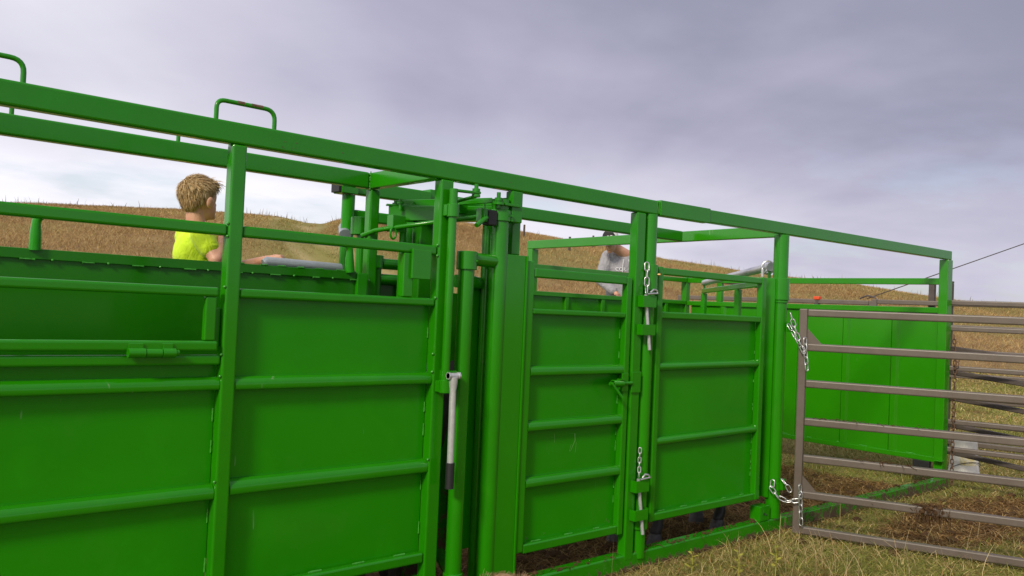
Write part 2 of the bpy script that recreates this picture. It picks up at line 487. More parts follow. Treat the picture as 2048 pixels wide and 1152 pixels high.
# ------------------------------------------------------------------ grass
def blades(name, base, h, w, lean, colr, mat, segs=2):
    """one mesh of bent blades; base (n,3), h, w, lean arrays, colr (n,3)"""
    n = len(base)
    a = RNG.uniform(0, 2 * PI, n); la = RNG.uniform(0, 2 * PI, n)
    ux, uy = np.cos(a), np.sin(a)
    lx, ly = np.cos(la) * lean, np.sin(la) * lean
    P = []
    k = segs
    for s in range(k):
        t = s / k
        cx_ = base[:, 0] + lx * h * t * t; cy_ = base[:, 1] + ly * h * t * t; cz_ = base[:, 2] + h * t * np.clip(1 - 0.35 * lean * t, .15, 1)
        ww = w * (1 - 0.55 * t) / 2
        P.append(np.stack([cx_ - ux * ww, cy_ - uy * ww, cz_], 1)); P.append(np.stack([cx_ + ux * ww, cy_ + uy * ww, cz_], 1))
    P.append(np.stack([base[:, 0] + lx * h, base[:, 1] + ly * h, base[:, 2] + h * np.clip(1 - 0.35 * lean, .12, 1)], 1))
    nv = 2 * k + 1
    V = np.stack(P, 1).reshape(-1, 3)
    o = np.arange(n) * nv
    F = []
    for s in range(k - 1):
        F.append(np.stack([o + 2 * s, o + 2 * s + 1, o + 2 * s + 3], 1)); F.append(np.stack([o + 2 * s, o + 2 * s + 3, o + 2 * s + 2], 1))
    F.append(np.stack([o + 2 * k - 2, o + 2 * k - 1, o + 2 * k], 1))
    F = np.concatenate(F)
    me = bpy.data.meshes.new(name); fast_mesh(me, V, F)
    ca = me.attributes.new('tint', 'FLOAT_COLOR', 'POINT')
    cc = np.repeat(np.concatenate([colr, np.ones((n, 1))], 1), nv, 0).astype(np.float32)
    ca.data.foreach_set('color', cc.ravel())
    me.materials.append(mat)
    return link(name, me, None, 'stuff')
M = NT('grass_blade')
a_ = M.n('ShaderNodeAttribute'); a_.attribute_name = 'tint'
M.col(a_.outputs['Color']); M.rough(0.75); M.b.inputs['Specular IOR Level'].default_value = 0.2
tr = M.n('ShaderNodeBsdfTranslucent'); M.l(a_.outputs['Color'], tr.inputs['Color'])
ms = M.n('ShaderNodeMixShader'); ms.inputs[0].default_value = 0.22
M.l(M.b.outputs[0], ms.inputs[1]); M.l(tr.outputs[0], ms.inputs[2]); M.l(ms.outputs[0], M.t.nodes['Material Output'].inputs['Surface'])
GRASS = M.m
def pick(cols, n, jit=0.25):
    cols = np.array(cols); i = RNG.integers(0, len(cols), n)
    return np.clip(cols[i] * RNG.uniform(1 - jit, 1 + jit, (n, 1)), 0, 1)
TALL = [(0.38, 0.25, 0.105), (0.44, 0.305, 0.13), (0.32, 0.20, 0.085), (0.48, 0.35, 0.155), (0.26, 0.15, 0.065), (0.40, 0.32, 0.115)]
SHORT = [(0.10, 0.12, 0.025), (0.15, 0.16, 0.04), (0.26, 0.21, 0.085), (0.20, 0.19, 0.06), (0.36, 0.28, 0.13)]
DEAD = [(0.22, 0.12, 0.04), (0.34, 0.20, 0.07), (0.15, 0.08, 0.028), (0.46, 0.31, 0.13)]
# hillside of tall dry prairie grass
n = 620000
az = RNG.uniform(0.02, 1.34, n)
d = np.sqrt(RNG.uniform(0, 1, n) ** 1.15) * 74 + 20
R_ = ridge_R(az); d = np.where(d > R_ + 4, RNG.uniform(20, 60, n), d)
x = EYE.x + d * np.sin(az); y = EYE.y + d * np.cos(az)
gt = hill_tone(x, y); rt = rut(x, y)
keep = (RNG.uniform(0, 1, n) > rt * 0.95)
x, y, d, gt = x[keep], y[keep], d[keep], gt[keep]; n = len(x)
isg = RNG.uniform(0, 1, n) < gt
tone = fbm(x, y, 6, 51, 3)[:, None]
col = np.where(isg[:, None], pick([(0.21, 0.215, 0.055), (0.28, 0.255, 0.08), (0.16, 0.18, 0.04), (0.36, 0.29, 0.12)], n), pick(TALL, n)) * (0.78 + 0.54 * tone) * np.array([1.0, 0.98, 1.0])
hh = np.where(isg, RNG.uniform(0.06, 0.16, n), RNG.uniform(0.14, 0.40, n)) * (0.7 + 0.6 * fbm(x, y, 3, 44, 3))
blades('prairie_grass', np.stack([x, y, ground_z(x, y) - 0.03], 1), hh * 0.72, 0.005 + 0.00050 * d, RNG.uniform(0.3, 1.5, n), col, GRASS, 1)
# weeds standing on the skyline
n = 1700
az = RNG.uniform(0.05, 1.30, n); cl = fbm(az * 40, az * 0, 1.0, 61, 4)
keep = RNG.uniform(0.25, 0.9, n) < cl; az = az[keep]; n = len(az)
d = ridge_R(az) + RNG.normal(-3, 3.0, n)
x = EYE.x + d * np.sin(az); y = EYE.y + d * np.cos(az)
blades('skyline_weeds', np.stack([x, y, ground_z(x, y)], 1), RNG.uniform(0.3, 0.95, n) * (0.4 + 0.8 * fbm(az * 60, az, 1.0, 66, 3)), RNG.uniform(0.03, 0.06, n), RNG.uniform(0.02, 0.4, n), pick([(0.20, 0.15, 0.09), (0.26, 0.20, 0.12), (0.15, 0.12, 0.07)], n), GRASS, 2)
# short pasture near the pens
def near_xy(n):
    az = RNG.uniform(0.55, 1.42, n); d = 2.6 + RNG.uniform(0, 1, n) ** 1.7 * 23
    return EYE.x + d * np.sin(az), EYE.y + d * np.cos(az), d
n = 260000
x, y, d = near_xy(n)
dm = dirt_mask(x, y)
keep = (RNG.uniform(0, 1, n) > dm * 0.93) & ~((y > -0.02) & (y < 1.0) & (x < 5.6))
x, y, d = x[keep], y[keep], d[keep]; n = len(x)
patch = fbm(x, y, 0.9, 71, 4)
gg = RNG.uniform(0, 1, n) < np.clip(1.55 * patch - 0.15, .08, .92)
col = np.where(gg[:, None], pick([(0.17, 0.20, 0.035), (0.22, 0.235, 0.05), (0.31, 0.29, 0.075)], n), pick([(0.48, 0.39, 0.155), (0.58, 0.46, 0.21), (0.36, 0.29, 0.11), (0.38, 0.23, 0.09)], n))
hh = RNG.uniform(0.03, 0.085, n) * (0.6 + 0.8 * fbm(x, y, 0.6, 77, 3)) * (1 + d * 0.03)
blades('pasture_grass', np.stack([x, y, ground_z(x, y) - 0.004], 1), hh, 0.0026 + 0.0006 * d, RNG.uniform(0.6, 2.4, n), col, GRASS, 2)
# trampled straw, hay and manure lying on the soil
n = 90000
x, y, d = near_xy(n)
x2 = RNG.uniform(2.8, 9.5, n); y2 = RNG.uniform(-1.9, 2.6, n); sel = RNG.uniform(0, 1, n) < 0.7
x = np.where(sel, x2, x); y = np.where(sel, y2, y); d = np.hypot(x, y - EYE.y)
dm = dirt_mask(x, y)
keep = RNG.uniform(0, 1, n) < dm * 0.9 + 0.03
x, y, d = x[keep], y[keep], d[keep]; n = len(x)
blades('trampled_straw', np.stack([x, y, ground_z(x, y) + 0.002], 1), RNG.uniform(0.03, 0.10, n), 0.0035 + 0.0006 * d, RNG.uniform(1.6, 3.2, n), pick(DEAD, n, .35), GRASS, 2)
# tall dry stalks in the foreground grass
n = 130
x = np.concatenate([RNG.normal(4.9, 0.25, 70), RNG.uniform(3.4, 7.0, 60)]); y = np.concatenate([RNG.normal(-0.80, 0.16, 70), RNG.uniform(-1.5, -0.08, 60)])
blades('dry_stalks', np.stack([x, y, ground_z(x, y) - 0.01], 1), RNG.uniform(0.12, 0.36, n), np.full(n, 0.004), RNG.uniform(0.15, 0.9, n), pick([(0.50, 0.38, 0.19), (0.42, 0.30, 0.15), (0.55, 0.44, 0.24)], n), GRASS, 4)

# manure clods
MAN = simple('manure', (0.055, 0.030, 0.014), 0.95, c2=(0.10, 0.055, 0.025), vs=60, spec=0.2)
mb = MB()
for i in range(420):
    cx_, cy_ = random.uniform(2.95, 8.3), random.uniform(0.09, 2.0)
    if cx_ < 5.4: cy_ = random.uniform(0.08, 0.85)
    if i % 4 == 0: cx_, cy_ = random.gauss(7.6, 1.2), random.gauss(-0.75, 0.35)
    r_ = random.uniform(0.012, 0.05)
    bm = bmesh.new(); bmesh.ops.create_icosphere(bm, subdivisions=1, radius=r_)
    for v in bm.verts: v.co *= random.uniform(0.65, 1.25); v.co.z *= 0.6
    bm.verts.index_update()
    zz = float(ground_z(np.array(cx_), np.array(cy_)))
    mb.add([v.co + Vector((cx_, cy_, zz + r_ * 0.25)) for v in bm.verts], [[v.index for v in f.verts] for f in bm.faces]); bm.free()
o = mb.build('manure_clods', MAN, None, 'stuff')

# ================================================================== SQUEEZE CHUTE
ch = thing('squeeze_chute', 'long bright green steel squeeze chute with solid sheeted sides, filling the left of the picture', 'squeeze chute', (0.0, 0.0, 0.0))
def rail(name, x0, x1, z0, z1, y0, y1, par, mat=G, bev=0.010):
    return B(name, (x0, y0, z0), (x1, y1, z1), mat, par, bev)
rail('top_rail', -0.6, 4.065, 2.172, 2.262, 0.0, 0.055, ch)
rail('top_rail', -0.6, 2.375, 2.172, 2.262, 0.645, 0.70, ch)
B('cross_beam', (2.378, 0.057, 2.174), (2.435, 0.70, 2.260), G, ch)
# grab handles on both top rails
for y0, xs in ((0.028, ((0.24, 0.59), (1.275, 1.525))), (0.672, ((0.36, 0.67), (1.35, 1.60)))):
    for xa, xb in xs:
        z0, z1 = 2.258, 2.345
        p = [(xa, y0, z0)] + arc_corner((xa, y0, z1), (xa, y0, z0), (xb, y0, z1), 0.035) + arc_corner((xb, y0, z1), (xa, y0, z1), (xb, y0, z0), 0.045) + [(xb, y0, z0)]
        T('grab_handle', p, 0.0095, G, ch, 12)
# posts
def post(x0, x1, z0, z1, y0=-0.002, y1=0.06, par=ch, mat=G, name='post'): return B(name, (x0, y0, z0), (x1, y1, z1), mat, par, 0.009)
post(1.340, 1.402, 0.0, 2.171)
post(2.392, 2.468, 0.0, 2.171)
post(0.02, 0.08, 0.0, 2.171)
post(2.385, 2.445, 0.0, 2.171, 0.64, 0.70)
post(0.02, 0.08, 0.0, 2.171, 0.64, 0.70)
# rust flecks where the top rail and a grab handle have chipped
for k in range(12):
    x_, z_ = (random.gauss(1.575, 0.022), random.choice((2.184, 2.240, 2.19, 2.21)) + random.uniform(0, 0.008)) if k < 9 else (random.gauss(2.2, 0.5), random.uniform(2.18, 2.25))
    n_ = 7; r_ = random.uniform(0.0015, 0.004); m = MB()
    m.add([(x_ + r_ * random.uniform(0.5, 1.6) * math.cos(2 * PI * i / n_), -0.0006, z_ + r_ * random.uniform(0.4, 1.0) * math.sin(2 * PI * i / n_)) for i in range(n_)], [tuple(range(n_))])
    m.build('rust_fleck', RUST, ch)
for xa, xb in ((1.36, 1.39), (1.42, 1.47)): T('rust_fleck', [(xa, 0.028, 2.3455), (xb, 0.028, 2.3455)], 0.0098, RUST, ch, 10)
# middle rails
rail('middle_rail', 0.082, 1.338, 1.795, 1.842, 0.006, 0.052, ch)
rail('middle_rail', 1.404, 2.390, 1.795, 1.842, 0.006, 0.052, ch)
# right bay: top rail of the sheet, ribs, sheet, bottom rail
rail('sheet_rail', 1.404, 2.390, 1.545, 1.583, 0.004, 0.05, ch)
rail('sheet_rail', 1.404, 2.390, 0.30, 0.35, 0.004, 0.05, ch)
def half_rib(name, x0, x1, z0, z1, y, d, par, mat=G):
    """hat-section rib standing d in front of the sheet at y: sloped top, flat face"""
    m = MB()
    dz = (z1 - z0)
    prof_ = [(0, z1)] + [(-d * (0.30 + 0.70 * math.sin(a)), z1 - 0.58 * dz * (1 - math.cos(a))) for a in np.linspace(0, PI / 2, 9)] + [(-d, z0 + 0.16 * dz), (-d * 0.94, z0 + 0.05 * dz), (-d * 0.8, z0), (0, z0)]
    vs = [(x0, y + a, b) for a, b in prof_] + [(x1, y + a, b) for a, b in prof_]
    k = len(prof_)
    m.add(vs, [(i, i + 1, i + 1 + k, i + k) for i in range(k - 1)], True)
    m.add(vs, [tuple(range(k))[::-1], tuple(range(k, 2 * k))])
    return m.build(name, mat, par)
for z0, z1 in ((1.165, 1.222), (0.735, 0.80)): half_rib('rib', 1.404, 2.390, z0, z1, 0.0535, 0.05, ch)
B('side_sheet', (1.404, 0.054, 0.31), (2.390, 0.058, 1.56), GS, ch, 0)
# a second rail low on the frame and the skid
rail('base_rail', -0.6, 2.47, 0.0, 0.09, 0.062, 0.12, ch, GD)
rail('base_rail', -0.6, 2.47, 0.0, 0.09, 0.64, 0.70, ch, GD)
rail('sheet_rail', 1.404, 2.390, 0.19, 0.235, 0.012, 0.05, ch)
# left bay
rail('sheet_rail', 0.082, 1.338, 1.27, 1.312, 0.004, 0.05, ch)
for z0, z1 in ((1.168, 1.222), (0.728, 0.787)): half_rib('rib', 0.082, 1.338, z0, z1, 0.0535, 0.05, ch)
rail('sheet_rail', 0.082, 1.338, 0.30, 0.35, 0.004, 0.05, ch)
B('side_sheet', (0.082, 0.054, 0.31), (1.338, 0.058, 1.30), GS, ch, 0)
# drop-down side bar frame, hinged along its lower edge
dp = B('drop_frame', (-0.3, -0.012, 1.545), (1.312, 0.03, 1.583), G, ch, 0.010)
B('frame_bar', (-0.3, -0.012, 1.327), (1.318, 0.03, 1.368), G, dp, 0.010)
B('frame_bar', (1.262, -0.006, 1.369), (1.306, 0.028, 1.544), G, dp, 0.005)
B('latch_block', (1.312, 0.031, 1.345), (1.338, 0.052, 1.50), GS, dp, 0.003)
hm = MB()
for xa, xb, r_ in ((0.972, 1.033, 0.0185), (1.036, 1.094, 0.0165), (1.097, 1.145, 0.0185), (1.146, 1.158, 0.012)):
    hm.tube([(xa, -0.024, 1.322), (xb, -0.024, 1.322)], r_, 18)
hm.box((0.975, -0.018, 1.332), (1.03, -0.0135, 1.358), 0.002).box((1.10, -0.018, 1.332), (1.14, -0.0135, 1.358), 0.002)
hm.build('hinge', G, dp)
# far side: tall solid sheet with welded cap strip
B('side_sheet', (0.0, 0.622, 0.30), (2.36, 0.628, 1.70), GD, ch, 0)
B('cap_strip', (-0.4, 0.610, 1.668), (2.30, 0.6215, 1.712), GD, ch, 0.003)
B('end_plate', (2.302, 0.596, 1.45), (2.362, 0.6215, 1.705), GS, ch, 0.003)
wm = MB()
for i in range(9): weld(wm, (0.5 + i * 0.22, 0.609, 1.667), (0.56 + i * 0.22, 0.609, 1.667), 1, 0.05, 0.005)
for i in range(9): wm.ico((0.62 + i * 0.22, 0.609, 1.669), 0.0065, 1)
for i in range(6): weld(wm, (1.62 + i * 0.11, 0.612, 1.713), (1.69 + i * 0.11, 0.612, 1.713), 1, 0.035, 0.005)
wm.build('weld_bead', WELD, ch, 'stuff')
# bent hoop standing on the far sheet
p = [(0.772, 0.612, 1.705), (0.772, 0.612, 1.78)] + arc_corner((0.772, 0.612, 1.855), (0.772, 0.612, 1.7), (2.2, 0.612, 1.855), 0.04) + arc_corner((2.255, 0.612, 1.855), (0.8, 0.612, 1.855), (2.255, 0.612, 1.7), 0.04) + [(2.255, 0.612, 1.78), (2.262, 0.612, 1.705)]
T('hoop_bar', p, [0.024, 0.022] + [0.018] * (len(p) - 4) + [0.022, 0.026], GS, ch, 14)
# long galvanised squeeze lever with a rounded end, beyond the far sheet
T('squeeze_lever', [(1.835, 0.75, 1.728), (1.85, 0.75, 1.735), (2.28, 0.75, 1.728)], [0.018, 0.027, 0.027], PIPEG, ch, 18)
T('lever_arm', [(2.24, 0.75, 1.715), (2.24, 0.75, 1.2)], 0.02, GS, ch, 12)
B('lever_plate', (2.20, 0.629, 1.18), (2.28, 0.775, 1.215), GS, ch, 0.003)
# welds along the near frame
wm = MB()
for x_ in (1.338, 2.390):
    for z_ in (0.47, 0.66, 0.95, 1.05, 1.42): weld(wm, (x_ - 0.004, 0.05, z_ - 0.04), (x_ - 0.004, 0.05, z_ + 0.04), 1, 0.06, 0.004)
for z_ in (1.225, 0.80, 1.587, 1.845, 1.793, 1.313): wm.ico((2.388, 0.003, z_), 0.008, 1); wm.ico((1.337, 0.003, z_), 0.007, 1)
for i in range(4): weld(wm, (1.55 + i * 0.23, 0.03, 0.352), (1.62 + i * 0.23, 0.03, 0.352), 1, 0.05, 0.005)
for z_ in (2.262, 2.172): weld(wm, (2.379, 0.643, z_ - 0.0), (2.379, 0.643, z_ + 0.001), 1, 0.01, 0.004)
weld(wm, (2.377, 0.644, 2.175), (2.377, 0.644, 2.26), 5, 0.014, 0.004)
wm.build('weld_bead', WELD, ch, 'stuff')
# stub post with a folded plate between the rails
B('stub_post', (2.200, 0.006, 1.585), (2.255, 0.05, 1.794), G, ch, 0.004)
B('stop_plate', (2.235, -0.012, 1.672), (2.345, 0.0035, 1.815), G, ch, 0.003)

# control rod with its crank on the near post
rod = T('control_rod', [(2.442, -0.034, 1.135), (2.442, -0.034, 2.125)], 0.0215, G, ch, 18)
for z_ in (1.125, 1.985): MB().hollow((2.442, -0.034, z_), (2.442, -0.034, z_ + 0.065), 0.032, 0.0205).box((2.405, -0.034, z_ + 0.005), (2.43, -0.003, z_ + 0.06), 0.002).build('collar', G, rod)
m = MB().beam((2.43, -0.034, 2.118), (2.595, -0.045, 2.122), 0.034, 0.012, 0.003)
m.tube([(2.575, -0.044, 2.10), (2.575, -0.044, 2.165)], 0.011, 10).tube([(2.575, -0.044, 2.126), (2.575, -0.044, 2.142)], 0.02, 6).tube([(2.575, -0.044, 2.10), (2.575, -0.044, 2.113)], 0.022, 12)
m.build('crank', G, rod)
MB().beam((2.575, -0.044, 2.104), (2.66, 0.32, 2.098), 0.028, 0.010, 0.002).build('link_bar', G, rod)
# zinc hand lever with black grip
hl = T('hand_lever', [(2.462, -0.075, 1.205), (2.462, -0.075, 1.175), (2.462, -0.075, 1.14), (2.462, -0.075, 1.10), (2.468, -0.073, 0.75)], [0.022, 0.021, 0.016, 0.0165, 0.0165], GALV, ch, 14)
MB().tube([(2.428, -0.075, 1.212), (2.495, -0.075, 1.212)], 0.014, 14).tube([(2.428, -0.075, 1.212), (2.435, -0.075, 1.212)], 0.019, 6).tube([(2.487, -0.075, 1.212), (2.497, -0.075, 1.212)], 0.019, 6).build('lever_pivot', GALV, hl)
B('lever_bracket', (2.432, -0.066, 1.190), (2.492, 0.0, 1.234), G, hl, 0.002)
T('grip', [(2.468, -0.073, 0.79), (2.468, -0.073, 0.665)], 0.0215, BLACK, hl, 14)

# ------------------------------------------------------------------ tail gate assembly between chute and alley
tg = thing('sliding_gate', 'green pipe sliding gate with overhead linkage between the chute and the small side door', 'gate', (2.6, 0.0, 0.0))
T('hinge_pipe', [(2.57, 0.0, 0.03), (2.57, 0.0, 1.80)], 0.041, G, tg, 22)
MB().hollow((2.57, 0.0, 1.735), (2.57, 0.0, 1.828), 0.052, 0.03, 22).tube([(2.57, 0.0, 1.80), (2.57, 0.0, 1.815)], 0.045, 20).ico((2.598, -0.046, 1.78), 0.007, 1).build('collar', G, tg)
MB().hollow((2.57, 0.0, 0.16), (2.57, 0.0, 0.225), 0.05, 0.04, 22).build('collar', G, tg)
T('gate_arm', [(2.61, 0.01, 1.793), (2.80, 0.045, 1.793)], 0.034, G, tg, 18)
T('gate_arm', [(2.60, 0.12, 1.68), (2.72, 0.13, 1.68), (2.79, 0.16, 1.675), (2.82, 0.22, 1.66)], 0.034, GS, tg, 18)
T('gate_arm', [(2.60, 0.02, 0.085), (2.82, 0.04, 0.085)], 0.04, G, tg, 18)
T('gate_arm', [(2.60, 0.05, 0.20), (2.70, 0.28, 0.22)], 0.036, G, tg, 18)
T('gate_pipe', [(2.815, 0.045, 0.02), (2.815, 0.045, 2.12)], 0.048, G, tg, 24)
T('gate_pipe', [(2.812, 0.135, 0.12), (2.812, 0.135, 2.02)], 0.028, G, tg, 18)
T('gate_pipe', [(2.87, 0.20, 0.12), (2.87, 0.20, 2.06)], 0.036, G, tg, 18)
B('gate_plate', (2.822, 0.004, 0.03), (2.975, 0.012, 1.835), G, tg, 0.002)
B('plate_flange', (2.9755, -0.004, 0.03), (2.987, 0.06, 1.835), G, tg, 0.002)
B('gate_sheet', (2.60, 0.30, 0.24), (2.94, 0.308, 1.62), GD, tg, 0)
B('gate_plate', (2.715, 0.165, 0.27), (2.83, 0.173, 1.66), GS, tg, 0.002)
m = MB().hollow((2.815, 0.045, 2.005), (2.815, 0.045, 2.065), 0.058, 0.047, 22)
m.box((2.795, -0.018, 2.085), (2.90, 0.06, 2.10), 0.003)
m.tube([(2.76, 0.0, 2.07), (2.76, 0.0, 2.15)], 0.011, 10).tube([(2.76, 0.0, 2.105), (2.76, 0.0, 2.122)], 0.02, 6).tube([(2.76, 0.0, 2.085), (2.76, 0.0, 2.10)], 0.03, 16)
m.tube([(2.845, -0.012, 2.035), (2.845, -0.022, 2.035)], 0.008, 8)
m.build('pivot_bracket', G, tg)
B('bumper_pad', (2.70, 0.0, 1.975), (2.758, 0.055, 2.055), BLACK, tg, 0.006)
B('bumper_bracket', (2.655, 0.005, 1.99), (2.698, 0.05, 2.058), G, tg, 0.003)
T('latch_handle', [(2.605, -0.02, 1.962), (2.685, 0.0, 2.012)], 0.0125, G, tg, 12)
T('latch_pin', [(2.668, -0.004, 2.0), (2.668, -0.004, 2.085)], 0.004, G, tg, 8)
B('hanger_post', (2.852, -0.006, 2.005), (2.925, 0.05, 2.170), G, tg, 0.005)
post(2.915, 2.972, 1.836, 2.17, 0.052, 0.11, tg)
# far mirror of the gate pipes
T('gate_pipe', [(2.425, 0.95, 0.05), (2.425, 0.95, 2.165)], 0.038, GS, tg, 20)
B('tube_stub', (2.352, 0.90, 2.168), (2.46, 1.0, 2.228), G, tg, 0.004)
B('tube_cap', (2.334, 0.905, 2.172), (2.351, 0.995, 2.224), BLACK, tg, 0.003)
MB().hollow((2.40, 0.78, 1.925), (2.40, 0.78, 2.025), 0.044, 0.03, 20).tube([(2.40, 0.78, 1.95), (2.40, 0.78, 2.01)], 0.034, 18).build('collar', G, tg)
T('gate_pipe', [(2.42, 0.78, 0.05), (2.42, 0.78, 1.93)], 0.026, G, tg, 18)
T('roller', [(2.385, 0.90, 1.925), (2.47, 1.06, 1.985)], 0.035, PIPEG, tg, 18)
T('gate_pipe', [(2.565, 0.85, 0.05), (2.565, 0.85, 1.76)], 0.036, GD, tg, 18)
MB().hollow((2.565, 0.85, 1.75), (2.565, 0.85, 1.825), 0.045, 0.02, 20).build('collar', GS, tg)
T('gate_arm', [(2.60, 0.85, 1.778), (2.79, 0.85, 1.778)], 0.032, GS, tg, 18)
T('gate_arm', [(2.59, 0.85, 1.688), (2.80, 0.85, 1.688)], 0.032, GS, tg, 18)
T('gate_pipe', [(2.80, 0.85, 0.05), (2.80, 0.85, 2.05)], 0.038, GS, tg, 18)
B('gate_plate', (2.835, 0.82, 0.05), (2.95, 0.828, 2.04), GD, tg, 0.002)
B('gate_sheet', (2.55, 0.90, 0.30), (2.90, 0.906, 1.68), GD, tg, 0)
# overhead frame and linkage
rail('overhead_rail', 2.436, 3.0, 2.172, 2.256, 0.93, 0.98, tg)
B('overhead_post', (3.003, 0.955, 1.60), (3.11, 1.05, 2.275), G, tg, 0.005)
rail('overhead_rail', 2.46, 3.0, 2.02, 2.085, 0.935, 0.98, tg, GS)
MB().beam((2.50, 0.62, 2.045), (2.95, 0.16, 2.065), 0.08, 0.082, 0.004).build('slide_beam', G, tg)
MB().beam((2.56, 0.66, 2.105), (2.93, 0.25, 2.135), 0.06, 0.045, 0.003).build('slide_cap', G, tg)
B('slide_beam', (2.72, 0.28, 2.055), (2.97, 0.33, 2.135), GS, tg, 0.004)
B('slide_bracket', (2.425, 0.47, 1.935), (2.505, 0.53, 2.025), G, tg, 0.003)
MB().beam((2.66, 0.32, 2.098), (2.88, 0.05, 2.13), 0.03, 0.02, 0.002).build('link_bar', G, tg)
p = [(2.37, 0.69, 1.915), (2.40, 0.60, 1.943), (2.42, 0.50, 1.952), (2.62, 0.30, 2.000), (2.78, 0.18, 2.035)]
T('pull_rod', p, 0.013, G, tg, 12)
T('rope_eye', [(2.43 + 0.018 * math.cos(a), 0.47, 1.925 + 0.03 * math.sin(a)) for a in np.linspace(0, 2 * PI, 17)], 0.006, GS, tg, 8)
m = MB()
for x_, y_ in ((2.52, 0.60), (2.60, 0.55), (2.50, 0.52)): m.tube([(x_, y_, 2.06), (x_, y_, 2.12)], 0.010, 8).tube([(x_, y_, 2.095), (x_, y_, 2.107)], 0.018, 6)
m.beam((2.46, 0.60, 2.09), (2.62, 0.53, 2.096), 0.03, 0.01, 0.002)
m.build('pivot_bolt', G, tg)
post(2.605, 2.695, 0.05, 2.02, 0.47, 0.55, tg, GD, 'slide_post')
post(2.53, 2.56, 0.05, 2.0, 0.53, 0.57, tg, GS, 'slide_post')

# ------------------------------------------------------------------ walk-through door
dr = thing('walk_through_door', 'narrow green sheeted walk-through door with spring latch and three ribs', 'door', (3.0, 0.0, 0.0))
B('stile', (2.992, 0.004, 0.245), (3.045, 0.05, 1.812), G, dr, 0.008)
B('stile', (3.805, 0.004, 0.225), (3.852, 0.05, 1.772), G, dr, 0.008)
B('door_rail', (3.047, 0.004, 1.725), (3.803, 0.05, 1.775), G, dr, 0.008)
B('door_rail', (3.047, 0.006, 1.525), (3.803, 0.05, 1.555), G, dr, 0.008)
B('door_rail', (3.047, 0.006, 0.235), (3.803, 0.05, 0.285), G, dr, 0.008)
for z_ in (1.215, 0.915, 0.61): half_rib('rib', 3.047, 3.803, z_ - 0.025, z_ + 0.03, 0.0495, 0.045, dr)
B('door_sheet', (3.04, 0.050, 0.25), (3.81, 0.054, 1.54), GS, dr, 0)
wm = MB()
for z_ in (0.42, 0.52, 0.75, 0.83, 1.03, 1.30, 1.42): weld(wm, (3.802, 0.047, z_ - 0.02), (3.802, 0.047, z_ + 0.03), 1, 0.05, 0.004)
for i in range(3): weld(wm, (3.1 + i * 0.25, 0.03, 0.287), (3.2 + i * 0.25, 0.03, 0.287), 1, 0.06, 0.005)
wm.build('weld_bead', WELD, dr, 'stuff')
# pale scrape marks in the paint of the door
SCR = simple('scraped_paint', (0.12, 0.40, 0.06), 0.5)
for pts in (((3.42, 0.80), (3.455, 0.86), (3.45, 0.90), (3.40, 0.905)), ((3.41, 0.80), (3.425, 0.84)), ((3.46, 0.79), (3.465, 0.85)), ((3.29, 0.86), (3.285, 0.91))):
    m = MB(); vs = []
    for i, (x_, z_) in enumerate(pts): w_ = 0.0035 if 0 < i < len(pts) - 1 else 0.0012; vs += [(x_ - w_, 0.0485, z_ - 0.05), (x_ + w_, 0.0485, z_ - 0.05)]
    m.add(vs, [(2 * i, 2 * i + 1, 2 * i + 3, 2 * i + 2) for i in range(len(pts) - 1)]); m.build('scrape_mark', SCR, dr)
# spring latch
la = T('latch_bolt', [(3.665, -0.012, 1.135), (3.86, -0.012, 1.135)], 0.010, G, dr, 12)
sp = [(3.69 + 0.085 * t, -0.012 + 0.019 * math.cos(t * 2 * PI * 9), 1.135 + 0.019 * math.sin(t * 2 * PI * 9)) for t in np.linspace(0, 1, 120)]
T('spring', sp, 0.004, G, la, 6)
T('latch_lever', [(3.66, -0.03, 1.14), (3.74, -0.045, 1.055)], 0.0085, G, la, 10)
B('latch_plate', (3.782, -0.006, 1.085), (3.838, 0.0035, 1.195), G, la, 0.002)
B('latch_tab', (3.74, -0.03, 1.155), (3.781, -0.0, 1.163), G, la, 0.001)
m = MB().hollow((2.985, 0.028, 1.70), (2.985, 0.028, 1.76), 0.012, 0.006, 12)
m.build('door_hinge', G, dr)

# ------------------------------------------------------------------ alley frame: posts, far rails, floor rail
al = thing('working_alley', 'green steel working alley frame between the side door and the crowding pen', 'alley frame', (4.0, 0.5, 0.0))
post(3.868, 3.950, 0.06, 2.171, -0.002, 0.06, al)
B('keeper_plate', (3.862, -0.012, 1.075), (3.945, -0.003, 1.20), G, al, 0.002)
T('round_post', [(4.022, 0.03, 0.06), (4.022, 0.03, 2.172)], 0.047, G, al, 24)
for z0, z1 in ((1.595, 1.665), (1.425, 1.490), (0.475, 0.545), (0.305, 0.37)):
    m = MB()
    o_ = -0.045
    pr = [(3.90, -0.003), (3.90, o_), (4.015, o_ - 0.004), (4.03, o_ + 0.012), (4.03, -0.018)]
    for (xa, ya), (xb, yb) in zip(pr[:-1], pr[1:]): m.beam((xa, ya, (z0 + z1) / 2), (xb, yb, (z0 + z1) / 2), 0.006, z1 - z0, 0.001)
    m.build('pin_loop', G, al)
rail('far_top_rail', 3.112, 5.60, 2.172, 2.258, 0.975, 1.03, al)
rail('far_sheet_rail', 3.0, 5.50, 1.46, 1.50, 0.985, 1.03, al, GS)
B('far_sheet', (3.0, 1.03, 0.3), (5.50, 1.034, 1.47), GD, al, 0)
post(5.45, 5.52, 0.0, 1.50, 0.985, 1.05, al, GS)
rail('far_base_rail', 2.9, 5.5, 0.0, 0.09, 0.985, 1.05, al, GD)
rail('base_rail', 2.60, 5.66, -0.01, 0.098, 0.0, 0.085, al, G)
B('foot_bracket', (5.335, -0.004, 0.10), (5.345, 0.08, 0.205), G, al, 0.002)
m = MB().box((5.347, -0.004, 0.10), (5.462, 0.004, 0.205), 0.002).box((5.347, 0.004, 0.196), (5.462, 0.08, 0.205), 0.002)
